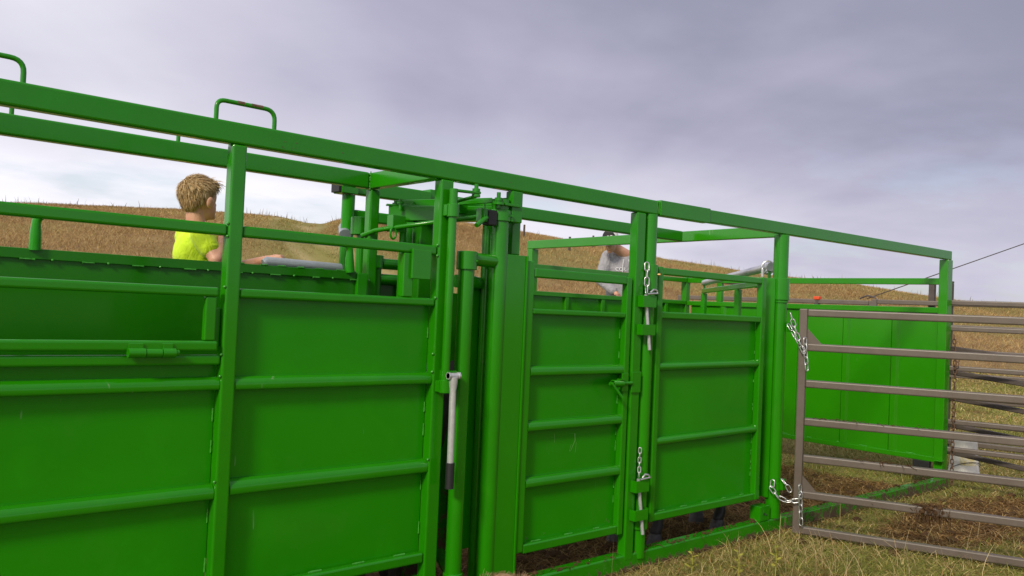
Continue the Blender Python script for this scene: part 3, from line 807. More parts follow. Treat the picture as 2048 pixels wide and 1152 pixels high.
m.build('foot_bracket', G, al)
MB().tube([(5.385, -0.003, 0.15), (5.385, -0.0065, 0.15)], 0.009, 10).build('bolt_hole', BLACK, al)
MB().tube([(5.42, -0.003, 0.14), (5.42, -0.0065, 0.14)], 0.006, 10).build('bolt_hole', BLACK, al)

# swing gate hung on the round post
sg = thing('swing_gate', 'wide green sheeted swing gate with two round pipe ribs beside the chained post', 'gate', (4.1, 0.0, 0.0))
B('stile', (4.098, 0.002, 0.262), (4.145, 0.05, 1.855), G, sg, 0.008)
B('stile', (5.268, 0.002, 0.262), (5.325, 0.05, 1.855), G, sg, 0.008)
B('gate_rail', (4.147, 0.004, 1.805), (5.266, 0.048, 1.85), G, sg, 0.008)
B('gate_rail', (4.147, 0.004, 1.53), (5.266, 0.05, 1.572), G, sg, 0.008)
B('gate_rail', (4.147, 0.004, 0.262), (5.266, 0.05, 0.312), G, sg, 0.008)
T('pipe_rib', [(4.147, 0.032, 1.225), (5.266, 0.032, 1.235)], 0.027, G, sg, 18)
T('pipe_rib', [(4.147, 0.032, 0.755), (5.266, 0.032, 0.765)], 0.027, G, sg, 18)
B('gate_sheet', (4.14, 0.050, 0.27), (5.27, 0.054, 1.56), GS, sg, 0)
MB().hollow((4.022, 0.03, 1.70), (4.022, 0.03, 1.86), 0.062, 0.046, 24).box((4.065, 0.015, 1.70), (4.097, 0.045, 1.855), 0.003).build('hinge_sleeve', G, sg)
MB().hollow((4.022, 0.03, 0.235), (4.022, 0.03, 0.33), 0.060, 0.046, 24).box((4.065, 0.015, 0.26), (4.097, 0.045, 0.33), 0.003).build('hinge_sleeve', G, sg)
MB().tube([(4.052, -0.022, 1.80), (4.062, -0.036, 1.80)], 0.010, 6).build('grease_bolt', BRASS, sg)
wm = MB()
for i in range(22):
    z_ = random.uniform(0.35, 1.5)
    weld(wm, (5.264, 0.046, z_ - 0.01), (5.264, 0.046, z_ + 0.02), 1, 0.02, 0.0035)
for i in range(5): weld(wm, (4.22 + i * 0.22, 0.03, 0.314), (4.28 + i * 0.22, 0.03, 0.314), 1, 0.06, 0.005)
for z_ in (1.235, 0.765): wm.ico((5.262, 0.02, z_ + 0.02), 0.012, 1)
wm.build('weld_bead', WELD, sg, 'stuff')

# ================================================================== CROWDING PEN
cp = thing('crowding_pen', 'open green crowding pen with tall ribbed end wall behind the nearest taupe gate', 'cattle pen', (6.5, 1.5, 0.0))
MB().beam((4.068, 0.028, 2.219), (8.615, 0.028, 2.262), 0.055, 0.086, 0.006).build('top_rail', G, cp)
MB().beam((4.080, 0.026, 2.220), (4.60, 0.026, 2.2245), 0.066, 0.096, 0.004).build('rail_sleeve', G, cp)
# post carrying the gates
T('round_post', [(5.555, 0.035, 0.10), (5.555, 0.035, 2.185)], 0.054, G, cp, 24)
for z0, z1, r_ in ((1.70, 1.862, 0.068), (1.68, 1.699, 0.062), (0.30, 0.36, 0.060)): MB().hollow((5.555, 0.035, z0), (5.555, 0.035, z1), r_, 0.0535, 24).build('collar', G, cp)
B('post_flange', (5.478, 0.03, 0.25), (5.490, 0.10, 1.86), G, cp, 0.002)
B('chain_bracket', (5.60, -0.045, 1.47), (5.612, -0.005, 1.54), G, cp, 0.003)
B('chain_bracket', (5.568, -0.062, 1.47), (5.604, -0.046, 1.54), G, cp, 0.003)
B('chain_bracket', (5.545, -0.05, 0.31), (5.59, -0.024, 0.39), G, cp, 0.003)
# end post and end wall (across, x = 8.5)
B('end_post', (8.50, -0.01, 0.10), (8.615, 0.075, 2.216), GC, cp, 0.006)
XW = 8.52
sh = B('end_sheet', (XW + 0.030, 0.077, 0.26), (XW + 0.034, 3.05, 1.70), GC, cp, 0)
B('end_wall_rail', (XW, 0.077, 1.69), (XW + 0.06, 3.10, 1.745), GC, cp, 0.005)
B('end_wall_rail', (XW, 0.077, 1.972), (XW + 0.06, 3.10, 2.035), GC, cp, 0.005)
B('end_wall_rail', (XW, 0.077, 0.232), (XW + 0.06, 3.10, 0.282), GC, cp, 0.005)
for y_ in (0.50, 1.02, 1.54, 2.06, 2.58):
    m = MB()
    pr = [(0.030, -0.045), (0.004, -0.022), (0.004, 0.022), (0.030, 0.045)]
    vs = [(XW + a, y_ + b, 0.283) for a, b in pr] + [(XW + a, y_ + b, 1.689) for a, b in pr]
    m.add(vs, [(0, 1, 5, 4), (1, 2, 6, 5), (2, 3, 7, 6), (0, 3, 2, 1), (4, 5, 6, 7), (3, 0, 4, 7)])
    m.build('wall_rib', GC, cp)
B('end_wall_post', (XW + 0.005, 2.60, 1.746), (XW + 0.055, 2.67, 1.971), GC, cp, 0.004)
B('corner_post', (XW - 0.02, 3.101, 0.0), (XW + 0.06, 3.18, 2.04), GC, cp, 0.005)
wm = MB()
for y_ in (0.3, 0.5, 0.8, 1.05, 1.4, 1.7): weld(wm, (XW + 0.024, y_ - 0.04, 0.285), (XW + 0.024, y_ + 0.04, 0.285), 1, 0.07, 0.005)
wm.build('weld_bead', WELD, cp, 'stuff')
B('foot_plate', (8.43, -0.03, 0.26), (8.499, 0.05, 0.268), GC, cp, 0.002)
B('foot_pad', (XW, 0.12, 0.10), (XW + 0.06, 0.28, 0.231), BLACK, cp, 0.004)
# back wall (along, y = 3.1)
B('back_sheet', (5.70, 3.13, 0.28), (8.50, 3.134, 1.70), GC, cp, 0)
B('back_wall_rail', (5.30, 3.095, 1.70), (8.499, 3.15, 1.748), GC, cp, 0.005)
B('back_wall_rail', (5.30, 3.095, 1.975), (8.499, 3.15, 2.03), GC, cp, 0.005)
B('back_wall_rail', (5.30, 3.095, 0.235), (8.499, 3.15, 0.285), GC, cp, 0.005)
for x_ in (5.83, 6.40, 6.98, 7.55, 8.12):
    B('wall_rib', (x_ - 0.025, 3.098, 0.286), (x_ + 0.025, 3.129, 1.699), GC, cp, 0.004)
B('overhead_post', (5.90, 3.152, 0.0), (5.99, 3.23, 2.19), GC, cp, 0.005)
MB().beam((5.63, 0.06, 2.222), (5.94, 3.25, 2.235), 0.055, 0.086, 0.006).build('overhead_beam', GC, cp)
# base rail on the ground between the posts
m = MB()
m.beam((5.67, 0.03, 0.045), (8.60, 0.005, 0.045), 0.085, 0.10, 0.006)
m.build('base_rail', GC, cp)

# crowd gate swung across the pen
cg = thing('crowd_gate', 'green crowd gate swung across inside the pen with a galvanised pipe along its top', 'gate', (5.6, 0.1, 0.0))
P0, P1 = Vector((5.60, 0.13, 0)), Vector((7.57, 2.17, 0))
def cgp(t, z, off=0.0):
    q = P0.lerp(P1, t); s_ = Vector((-(P1 - P0).y, (P1 - P0).x, 0)).normalized()
    return (q.x + s_.x * off, q.y + s_.y * off, z)
for z_ in (1.835, 1.42, 0.30): MB().beam(cgp(0.0, z_), cgp(1.0, z_), 0.045, 0.045, 0.004).build('gate_rail', G, cg)
for t in (0.012, 0.40, 0.985): MB().beam(cgp(t, 0.325), cgp(t, 1.81), 0.05, 0.05, 0.004, up=(1, 0, 0)).build('upright', G, cg)
for z_ in (1.10, 0.72): MB().beam(cgp(0.02, z_, 0.03), cgp(0.98, z_, 0.03), 0.03, 0.05, 0.004).build('gate_rib', GD, cg)
m = MB(); m.beam(cgp(0.01, 0.86, 0.012), cgp(0.99, 0.86, 0.012), 0.004, 1.12, 0); m.build('gate_sheet', GD, cg)
T('top_pipe', [cgp(0.02, 1.955), cgp(0.99, 1.925)], 0.032, GALV, cg, 18)
T('pipe_stay', [cgp(0.985, 1.83), cgp(0.985, 1.92)], 0.012, G, cg, 10)
T('pipe_stay', [cgp(0.03, 1.83), cgp(0.03, 1.94)], 0.012, G, cg, 10)
q = Vector(cgp(0.05, 1.955))
T('pipe_ring', [q + Vector((0.03 * math.cos(a), -0.035 * math.cos(a), 0.048 * math.sin(a))) for a in np.linspace(0, 2 * PI, 25)], 0.009, CHROME, cg, 10)
T('pin_head', [(5.30, 0.028, 1.86), (5.30, 0.028, 1.915)], 0.010, CHROME, sg, 10)
T('pin_ring', [Vector((5.325, 0.028, 1.915)) + Vector((0.028 * math.cos(a), 0, 0.016 * math.sin(a))) for a in np.linspace(0, 2 * PI, 17)], 0.006, CHROME, sg, 8)

# ------------------------------------------------------------------ chains
def link_mesh(L, Wd, r, mat):
    m = MB(); pts = []
    h = L / 2 - Wd / 2
    for i in range(9): a = PI * i / 8; pts.append((Wd / 2 * math.cos(a), 0, h + Wd / 2 * math.sin(a)))
    for i in range(9): a = PI + PI * i / 8; pts.append((Wd / 2 * math.cos(a), 0, -h + Wd / 2 * math.sin(a)))
    m.tube(pts, r, 7, closed=True)
    me = bpy.data.meshes.new('chain_link'); me.from_pydata(m.v, [], m.f)
    me.polygons.foreach_set('use_smooth', [True] * len(m.f)); me.materials.append(mat); return me
LINK_B = link_mesh(0.058, 0.028, 0.0041, CHROME)
LINK_S = link_mesh(0.036, 0.018, 0.0032, CHROME)
LINK_R = link_mesh(0.050, 0.026, 0.0052, RUST)
def chain(parent, pts, lm, pitch, twist=0.0):
    pts = [Vector(p) for p in pts]
    seg = [(b - a).length for a, b in zip(pts[:-1], pts[1:])]
    tot = sum(seg); n = max(1, int(tot / pitch)); loc = parent_loc(parent)
    for i in range(n):
        s = (i + 0.5) / n * tot; k = 0
        while k < len(seg) - 1 and s > seg[k]: s -= seg[k]; k += 1
        d = (pts[k + 1] - pts[k]).normalized(); p = pts[k] + d * s
        q = d.to_track_quat('Z', 'Y') @ Euler((0, 0, (i % 2) * PI / 2 + twist + random.uniform(-.25, .25))).to_quaternion()
        o = link('chain_link', lm, parent)
        o.location = p - loc; o.rotation_mode = 'QUATERNION'; o.rotation_quaternion = q

pin_up = thing('drop_pin', 'zinc drop pin on a short chain in the upper loops between door and swing gate', 'pin', (3.96, -0.03, 1.35))
T('pin_shaft', [(3.945, -0.022, 1.672), (3.985, -0.036, 1.335)], 0.0105, GALV, pin_up, 12)
T('pin_clip', [(3.93, -0.05, 1.675), (3.97, -0.06, 1.680), (4.01, -0.062, 1.682), (4.0, -0.062, 1.70), (3.975, -0.058, 1.705), (3.955, -0.05, 1.685)], 0.006, CHROME, pin_up, 8)
chain(pin_up, [(3.957, -0.012, 1.865), (3.95, -0.022, 1.80), (3.945, -0.028, 1.68)], LINK_B, 0.046, 0.0)
pin_lo = thing('drop_pin', 'zinc drop pin on a short chain in the lowest loops near the ground', 'pin', (3.96, -0.03, 0.2))
T('pin_shaft', [(3.945, -0.022, 0.552), (3.99, -0.036, 0.215)], 0.0105, GALV, pin_lo, 12)
T('pin_clip', [(3.93, -0.05, 0.555), (3.97, -0.06, 0.560), (4.01, -0.062, 0.562), (3.99, -0.062, 0.58), (3.965, -0.058, 0.585), (3.95, -0.05, 0.565)], 0.006, CHROME, pin_lo, 8)
chain(pin_lo, [(3.962, -0.012, 0.735), (3.958, -0.015, 0.66), (3.948, -0.025, 0.565)], LINK_S, 0.028)
for pp in (pin_up, pin_lo): pp['group'] = 'drop pins on the alley post'

# ================================================================== TAUPE TUBE GATES
def tube_gate(name, label, p0, p1, zs, mat, tw=0.05, stile=True, gus=(), z_off=0.0, group=None, far_stile=True, mids=()):
    p0, p1 = Vector(p0), Vector(p1); d = (p1 - p0).normalized()
    g = thing(name, label, 'gate', (p0.x, p0.y, 0), group)
    for z_ in zs: MB().beam(p0 + d * tw * 0.5 + Vector((0, 0, z_)), p1 - d * tw * 0.5 + Vector((0, 0, z_)), tw * 0.9, tw, 0.010).build('rail', mat, g)
    zt, zb = max(zs) + tw / 2, min(zs) - tw / 2
    ends = ([p0] if stile else []) + ([p1] if far_stile else [])
    for p in ends: MB().beam(p + Vector((0, 0, zb)), p + Vector((0, 0, zt)), tw, tw, 0.006, up=d).build('stile', mat, g)
    for t in mids:
        p = p0.lerp(p1, t); s_ = Vector((-d.y, d.x, 0))
        MB().beam(p + s_ * tw * 0.75 + Vector((0, 0, zb)), p + s_ * tw * 0.75 + Vector((0, 0, zt)), tw * 0.8, 0.02, 0.003, up=d).build('brace', mat, g)
    for z_ in gus:
        m = MB(); s_ = Vector((-d.y, d.x, 0)) * 0.004
        a, b, c_ = p0 + d * tw / 2, p0 + d * (tw / 2 + 0.10), p0 + d * tw / 2
        tri = [a + Vector((0, 0, z_ + tw / 2)), b + Vector((0, 0, z_ + tw / 2)), c_ + Vector((0, 0, z_ + tw / 2 + 0.11))]
        m.add([p - s_ for p in tri] + [p + s_ for p in tri], [(0, 1, 2), (5, 4, 3), (0, 3, 4, 1), (1, 4, 5, 2), (2, 5, 3, 0)])
        m.build('gusset', mat, g)
    return g
dg = Vector((0.383, -0.924, 0))
g0 = Vector((5.60, -0.14, 0)); g1 = g0 + dg * 3.6
ZS = [1.615, 1.365, 1.10, 0.825, 0.560, 0.300, 0.045]
fg = tube_gate('stock_gate', 'nearest taupe tube gate chained to the green post, running out of the right edge', g0, g1, ZS, GREYG, 0.055, True, (0.300, 1.365), mids=(0.62,))
# straw and manure caught on its rails
mb = MB()
for z_, lo, hi, n_ in ((0.825, 0.08, 0.9, 45), (0.56, 0.35, 0.75, 40), (0.30, 0.78, 0.93, 70), (0.30, 0.1, 1.2, 14)):
    for i in range(n_):
        p = g0 + dg * random.uniform(lo, hi) + Vector((random.uniform(-0.02, 0.02), random.uniform(-0.02, 0.02), z_ + 0.03 + random.uniform(-0.004, 0.008)))
        q = p + Vector((random.gauss(0, 0.03), random.gauss(0, 0.04), random.uniform(-0.03, 0.008)))
        mb.tube([p, (p + q) / 2 + Vector((0, 0, 0.006)), q], 0.0018, 4)
for i in range(150):
    p = g0 + dg * random.gauss(0.86, 0.05) + Vector((random.uniform(-0.03, 0.03), random.uniform(-0.03, 0.03), 0.30 + random.uniform(-0.01, 0.04)))
    q = p + Vector((random.gauss(0, 0.03), random.gauss(0, 0.03), -random.uniform(0.01, 0.12)))
    mb.tube([p, p.lerp(q, 0.5) + Vector((random.gauss(0, 0.01), random.gauss(0, 0.01), 0.01)), q], 0.0022, 4)
for i in range(30):
    p = g0 + dg * random.uniform(0.78, 0.94) + Vector((random.uniform(-0.03, 0.03), random.uniform(-0.03, 0.03), 0.30 + random.uniform(-0.03, 0.045)))
    mb.ico(p, random.uniform(0.010, 0.022), 1)
for i in range(170):
    x_ = random.uniform(2.95, 5.6) if i < 120 else random.uniform(5.8, 8.3)
    p = Vector((x_, random.uniform(0.0, 0.07), 0.102)); q = p + Vector((random.gauss(0, 0.03), random.gauss(-0.01, 0.02), random.uniform(-0.012, 0.012)))
    mb.tube([p, (p + q) / 2 + Vector((0, 0, 0.006)), q], 0.002, 4)
    if i % 3 == 0: mb.ico(p, random.uniform(0.005, 0.014), 1)
mb.build('caught_straw', MAN, None, 'stuff')

c1 = thing('gate_chain', 'bright zinc chain looped from the green post round the top of the taupe gate', 'chain', (5.60, -0.14, 1.25))
chain(c1, [(5.500, -0.086, 1.608), (5.515, -0.112, 1.522), (5.532, -0.142, 1.415), (5.549, -0.171, 1.344), (5.562, -0.190, 1.338)], LINK_B, 0.046)
chain(c1, [(5.520, -0.060, 1.527), (5.530, -0.121, 1.432), (5.550, -0.170, 1.335)], LINK_B, 0.046, 0.5)
chain(c1, [(5.554, -0.181, 1.430), (5.557, -0.186, 1.327), (5.564, -0.198, 1.20)], LINK_B, 0.046, 0.8)
c2 = thing('gate_chain', 'bright zinc chain slung low round the green post and the taupe gate foot', 'chain', (5.60, -0.14, 0.05))
chain(c2, [(5.470, -0.012, 0.385), (5.462, -0.015, 0.323), (5.480, -0.048, 0.274), (5.515, -0.111, 0.247), (5.550, -0.173, 0.262), (5.555, -0.183, 0.31)], LINK_B, 0.046)
chain(c2, [(5.530, -0.045, 0.398), (5.540, -0.090, 0.350), (5.555, -0.11, 0.31)], LINK_B, 0.046)
chain(c2, [(5.554, -0.181, 0.374), (5.558, -0.187, 0.268), (5.562, -0.195, 0.09)], LINK_B, 0.046, 0.7)
c3 = thing('gate_chain', 'long rusty chain hanging down the far end post of the pen', 'chain', (8.64, -0.04, 0.0))
chain(c3, [(8.632, -0.03, 1.48), (8.640, -0.045, 1.35), (8.634, -0.05, 1.0), (8.634, -0.05, 0.02)], LINK_R, 0.041)
chain(c3, [(8.632, -0.03, 1.30), (8.66, -0.06, 1.24), (8.63, -0.07, 1.18)], LINK_R, 0.041)

# gate carrying on in line with the pen, then two more behind it
tube_gate('stock_gate', 'taupe tube gate hung on the rusty chain at the green end post', (8.655, 0.045, 0), (9.45, -2.66, 0), [1.80, 1.545, 1.155, 0.88, 0.63, 0.36, 0.10], GREYG, 0.05, False)
tube_gate('stock_gate', 'taupe tube gate coloured dark as back-lit, sagging behind the rusty chained gate', (8.90, 0.16, 0.05), (8.93, -1.55, -0.10), [1.30, 1.06, 0.80, 0.53, 0.26], GREYD, 0.048, False, far_stile=True)  # its back-lit shade is put into the darker colour
R0 = Vector((10.35, 4.6, 0)); R1 = Vector((11.05, 1.9, 0)); R2 = Vector((11.9, -1.9, 0))
tube_gate('pen_fence', 'tall taupe stock panel seen over the green end wall, left of the cable', R0, R1 + (R0 - R1).normalized() * 0.04, [1.84, 1.55, 1.25, 0.95, 0.65, 0.35, 0.1], GREYG, 0.062, True, group='tall pen fences', mids=(0.45,))
tube_gate('pen_fence', 'tall taupe stock panel running behind the green end post to the right', R1, R2, [1.86, 1.56, 1.25, 0.95, 0.65, 0.35, 0.1], GREYG, 0.062, True, group='tall pen fences', mids=(0.5,))
o = thing('gate_upright', 'pair of dark uprights with a cap rising just left of the green end post', 'post', (11.25, 1.25, 0))
for y_ in (1.24, 1.02): B('upright', (11.22, y_ - 0.035, 0.0), (11.29, y_ + 0.035, 2.12), GREYD, o, 0.005)
B('cap', (11.22, 0.985, 2.122), (11.29, 1.275, 2.15), GREYD, o, 0.004)
o = thing('brace_post', 'slim dark post with a sloping brace above the green end wall, left', 'post', (12.2, 4.1, 0))
T('pole', [(12.2, 4.1, 0), (12.2, 4.1, 2.17)], 0.045, GREYD, o, 10)
T('brace', [(12.2, 4.1, 2.06), (11.2, 5.1, 2.2)], 0.025, GREYD, o, 8)
o = thing('orange_marker', 'small orange cap clamped on the tall taupe panel', 'marker', (10.86, 2.64, 1.74))
B('cap', (10.82, 2.58, 1.862), (10.90, 2.67, 1.91), ORANGE, o, 0.012)
B('clamp', (10.83, 2.60, 1.76), (10.90, 2.66, 1.861), GREYD, o, 0.004)
o = thing('latch_block', 'dark latch where the thin cable meets the tall panel', 'latch', (11.03, 1.95, 1.8))
B('body', (10.98, 1.93, 1.74), (11.10, 2.06, 1.80), BLACK, o, 0.006)
T('hook', [(11.04, 2.10, 1.90), (11.04, 2.0, 1.94), (11.04, 1.90, 1.92), (11.04, 1.86, 1.88)], 0.012, GREYD, o, 8)
# utility pole out of view on the right carries the cable
o = thing('utility_pole', 'weathered wooden pole out beyond the right edge holding the thin cable', 'pole', (24.5, -3.2, 0))
zp = float(ground_z(np.array(24.5), np.array(-3.2)))
T('pole', [(24.5, -3.2, zp - 0.2), (24.5, -3.2, zp + 7.5)], [0.15, 0.11], WOOD, o, 14)
cab = MB(); A_, Z_ = Vector((11.04, 2.0, 1.90)), Vector((24.5, -3.2, 6.9))
cab.tube([A_.lerp(Z_, t) - Vector((0, 0, 0.10 * math.sin(PI * t))) for t in np.linspace(0, 1, 16)], 0.007, 6)
tag(cab.build('cable', GREYD), 'thin dark cable rising across the sky to the right edge', 'cable')
# posts of an old fence up the slope
for i, (px, d) in enumerate(((1043, 58), (1135, 52), (1182, 60), (1228, 55))):
    x_, y_ = pix_world(px, d); z_ = float(ground_z(np.array(x_), np.array(y_)))
    lab = ('weathered fence post on the hillside just right of the sliding gate', 'weathered fence post on the slope left of the person in the cap', 'weathered fence post high on the slope beside the person in the cap', 'weathered fence post on the slope behind the person in the cap')[i]
    tag(MB().tube([(x_, y_, z_ - 0.1), (x_ + 0.02, y_, z_ + 0.9)], [0.08, 0.07], 8).build('fence_post', WOOD), lab, 'fence post', 'old fence posts')

# ------------------------------------------------------------------ bucket
bk = thing('bucket', 'white plastic bucket upturned on the grass behind the end post', 'bucket', (9.62, 0.20, 0))
WHITE = simple('white_plastic', (0.62, 0.61, 0.60), 0.45, c2=(0.50, 0.49, 0.46), vs=9)
cx_, cy_ = 9.62, 0.20
m = MB()
prf = [(0.150, 0.0), (0.152, 0.025), (0.146, 0.028), (0.148, 0.055), (0.143, 0.06), (0.125, 0.33), (0.120, 0.355), (0.108, 0.366), (0.001, 0.366)]
m.tube([(cx_, cy_, z_) for _, z_ in prf], [r_ for r_, _ in prf], 28, cap=False)
m.build('body', WHITE, bk)
LAB = simple('bucket_label', (0.62, 0.52, 0.18), 0.6, c2=(0.72, 0.70, 0.62), vs=22)
def wrap(r0, r1, a0, a1, z0, z1, n=10):
    m = MB(); vs = []; fs = []
    for i in range(n + 1):
        a = a0 + (a1 - a0) * i / n
        vs += [(cx_ + r0 * math.cos(a), cy_ + r0 * math.sin(a), z0), (cx_ + r1 * math.cos(a), cy_ + r1 * math.sin(a), z1)]
        if i: fs.append((2 * i - 2, 2 * i, 2 * i + 1, 2 * i - 1))
    return m.add(vs, fs, True)
wrap(0.1418, 0.1305, PI * 1.02, PI * 1.42, 0.10, 0.27).build('paper_label', LAB, bk)
T('handle', [(cx_ + 0.153 * math.cos(a), cy_ + 0.153 * math.sin(a), 0.05 + 0.09 * math.sin((a - PI * 0.8))) for a in np.linspace(PI * 0.8, PI * 1.8, 20)], 0.0035, GREYD, bk, 6)

# ================================================================== CATWALKS (carry the two people)
def catwalk(label, x0, x1, y0, y1, z):
    o = thing('catwalk', label, 'catwalk', ((x0 + x1) / 2, (y0 + y1) / 2, 0), 'catwalks behind the sheets')
    n_ = max(2, int((y1 - y0) / 0.15))
    for i in range(n_): B('plank', (x0, y0 + i * (y1 - y0) / n_ + 0.004, z - 0.035), (x1, y0 + (i + 1) * (y1 - y0) / n_ - 0.004, z), WOOD, o, 0.003)
    for x_ in (x0 + 0.03, x1 - 0.09):
        for y_ in (y0 + 0.02, y1 - 0.08): B('leg', (x_, y_, -0.02), (x_ + 0.06, y_ + 0.06, z - 0.036), GD, o, 0.004)
    return o
catwalk('low plank catwalk hidden behind the chute where the child stands', 1.0, 2.2, 0.82, 1.45, 0.86)
catwalk('low plank catwalk hidden behind the pen back wall where the older person stands', 6.6, 8.5, 3.26, 4.0, 0.90)

# ================================================================== PEOPLE AND ANIMALS
def caps_mesh(items, voxel, smooth_it=6):
    """union of tapered capsules and ellipsoids, voxel-remeshed into one continuous skin"""
    m = MB()
    for it in items:
        if it[0] == 'c':
            _, p, q, ra, rb = it
            p, q = Vector(p), Vector(q); d = (q - p); L = max(d.length, 1e-5); d = d / L
            pts = []; rs = []
            for i in range(5): a = PI / 2 * (1 - i / 4) ; pts.append(p - d * ra * math.sin(a)); rs.append(max(ra * math.cos(a), 1e-4))
            for i in range(1, 5): a = PI / 2 * i / 4; pts.append(q + d * rb * math.sin(a)); rs.append(max(rb * math.cos(a), 1e-4))
            pts.insert(5, q); rs.insert(5, rb)
            m.tube(pts, rs, 14, cap=True)
        else:
            _, c_, rad, rot = it
            m.ico(c_, rad, 3, rot)
    me = bpy.data.meshes.new('tmp'); me.from_pydata(m.v, [], m.f); me.update()
    o = bpy.data.objects.new('tmp', me); COL.objects.link(o)
    r = o.modifiers.new('r', 'REMESH'); r.mode = 'VOXEL'; r.voxel_size = voxel
    s_ = o.modifiers.new('s', 'SMOOTH'); s_.iterations = smooth_it; s_.factor = 0.5
    dg_ = bpy.context.evaluated_depsgraph_get()
    out = bpy.data.meshes.new_from_object(o.evaluated_get(dg_))
    bpy.data.objects.remove(o); bpy.data.meshes.remove(me)
    out.polygons.foreach_set('use_smooth', [True] * len(out.polygons))
    return out
def body_obj(name, items, voxel, mat, parent, smooth_it=6, cut=None):
    me = caps_mesh(items, voxel, smooth_it)
    loc = parent_loc(parent)
    if cut:
        bm = bmesh.new(); bm.from_mesh(me)
        for co, no in cut: bmesh.ops.bisect_plane(bm, geom=bm.verts[:] + bm.edges[:] + bm.faces[:], plane_co=co, plane_no=no, clear_outer=True)
        bm.to_mesh(me); bm.free()
    me.transform(Matrix.Translation(-loc))
    me.name = name; me.materials.clear(); me.materials.append(mat)
    return link(name, me, parent)
def skin_mat(name, c):
    M = NT(name); M.col(M.mix(M.rng(M.noise(25, 4), 0.35, 0.7), c, tuple(v * f for v, f in zip(c, (0.92, 0.78, 0.72)))))
    M.rough(0.5); M.b.inputs['Subsurface Weight'].default_value = 0.12; M.b.inputs['Subsurface Radius'].default_value = (0.02, 0.008, 0.004)
    return M.m
SKIN = skin_mat('skin', (0.60, 0.33, 0.22))
def cloth(name, c, c2, fold=9):
    M = NT(name); M.col(M.mix(M.rng(M.noise(fold, 4), 0.35, 0.7), c, c2)); M.rough(0.85)
    M.b.inputs['Sheen Weight'].default_value = 0.15
    M.bump(M.noise(fold * 1.6, 3, 0.5, dist=1.6, stretch=(1, 1, 0.55)), 0.75, 0.03)
    return M.m
NEON = cloth('neon_yellow_cotton', (0.62, 0.85, 0.015), (0.54, 0.78, 0.012))
JEAN = cloth('dark_denim', (0.03, 0.04, 0.07), (0.02, 0.025, 0.05))
HOOD = cloth('heather_grey_fleece', (0.32, 0.315, 0.34), (0.26, 0.255, 0.28), 14)
SHOE = simple('shoe_leather', (0.04, 0.03, 0.025), 0.7)

def hair_strands(name, center, rad, n, length, cols, parent, mask, flow, width=0.003, droop=0.5, thick=0.012, jit=0.16):
    """short locks rooted on an ellipsoid, lying along the flow direction"""
    u = RNG.normal(size=(n * 3, 3)); u /= np.linalg.norm(u, axis=1)[:, None]
    u = u[mask(u)][:n]; n = len(u)
    root = np.array(center) + u * np.array(rad) * (0.98 + RNG.uniform(0, 0.05, (n, 1)))
    f = flow(u); f = f - (f * u).sum(1)[:, None] * u; f /= np.maximum(np.linalg.norm(f, axis=1), 1e-3)[:, None]
    f = f + RNG.normal(0, jit, (n, 3)); ln = length * RNG.uniform(0.6, 1.2, n)[:, None]
    side = np.cross(f, u); side /= np.maximum(np.linalg.norm(side, axis=1), 1e-3)[:, None]
    w = width
    P = []
    for t, ww, lift in ((0, 1, 0), (0.35, 1, .5), (0.7, .75, .8), (1.0, 0.15, .55)):
        c_ = root + f * ln * t + u * thick * lift
        P += [c_ - side * w * ww / 2, c_ + side * w * ww / 2]
    V = np.stack(P, 1).reshape(-1, 3) - np.array(parent_loc(parent))
    o_ = np.arange(n)[:, None] * 8
    F = np.concatenate([o_ + np.array([2 * s, 2 * s + 1, 2 * s + 3, 2 * s + 2]) for s in range(3)])
    me = bpy.data.meshes.new(name); fast_mesh(me, V, F, True)
    ca = me.attributes.new('tint', 'FLOAT_COLOR', 'POINT')
    cc = np.repeat(np.concatenate([pick(cols, n, .2), np.ones((n, 1))], 1), 8, 0).astype(np.float32)
    ca.data.foreach_set('color', cc.ravel()); me.materials.append(GRASS)
    return link(name, me, parent)

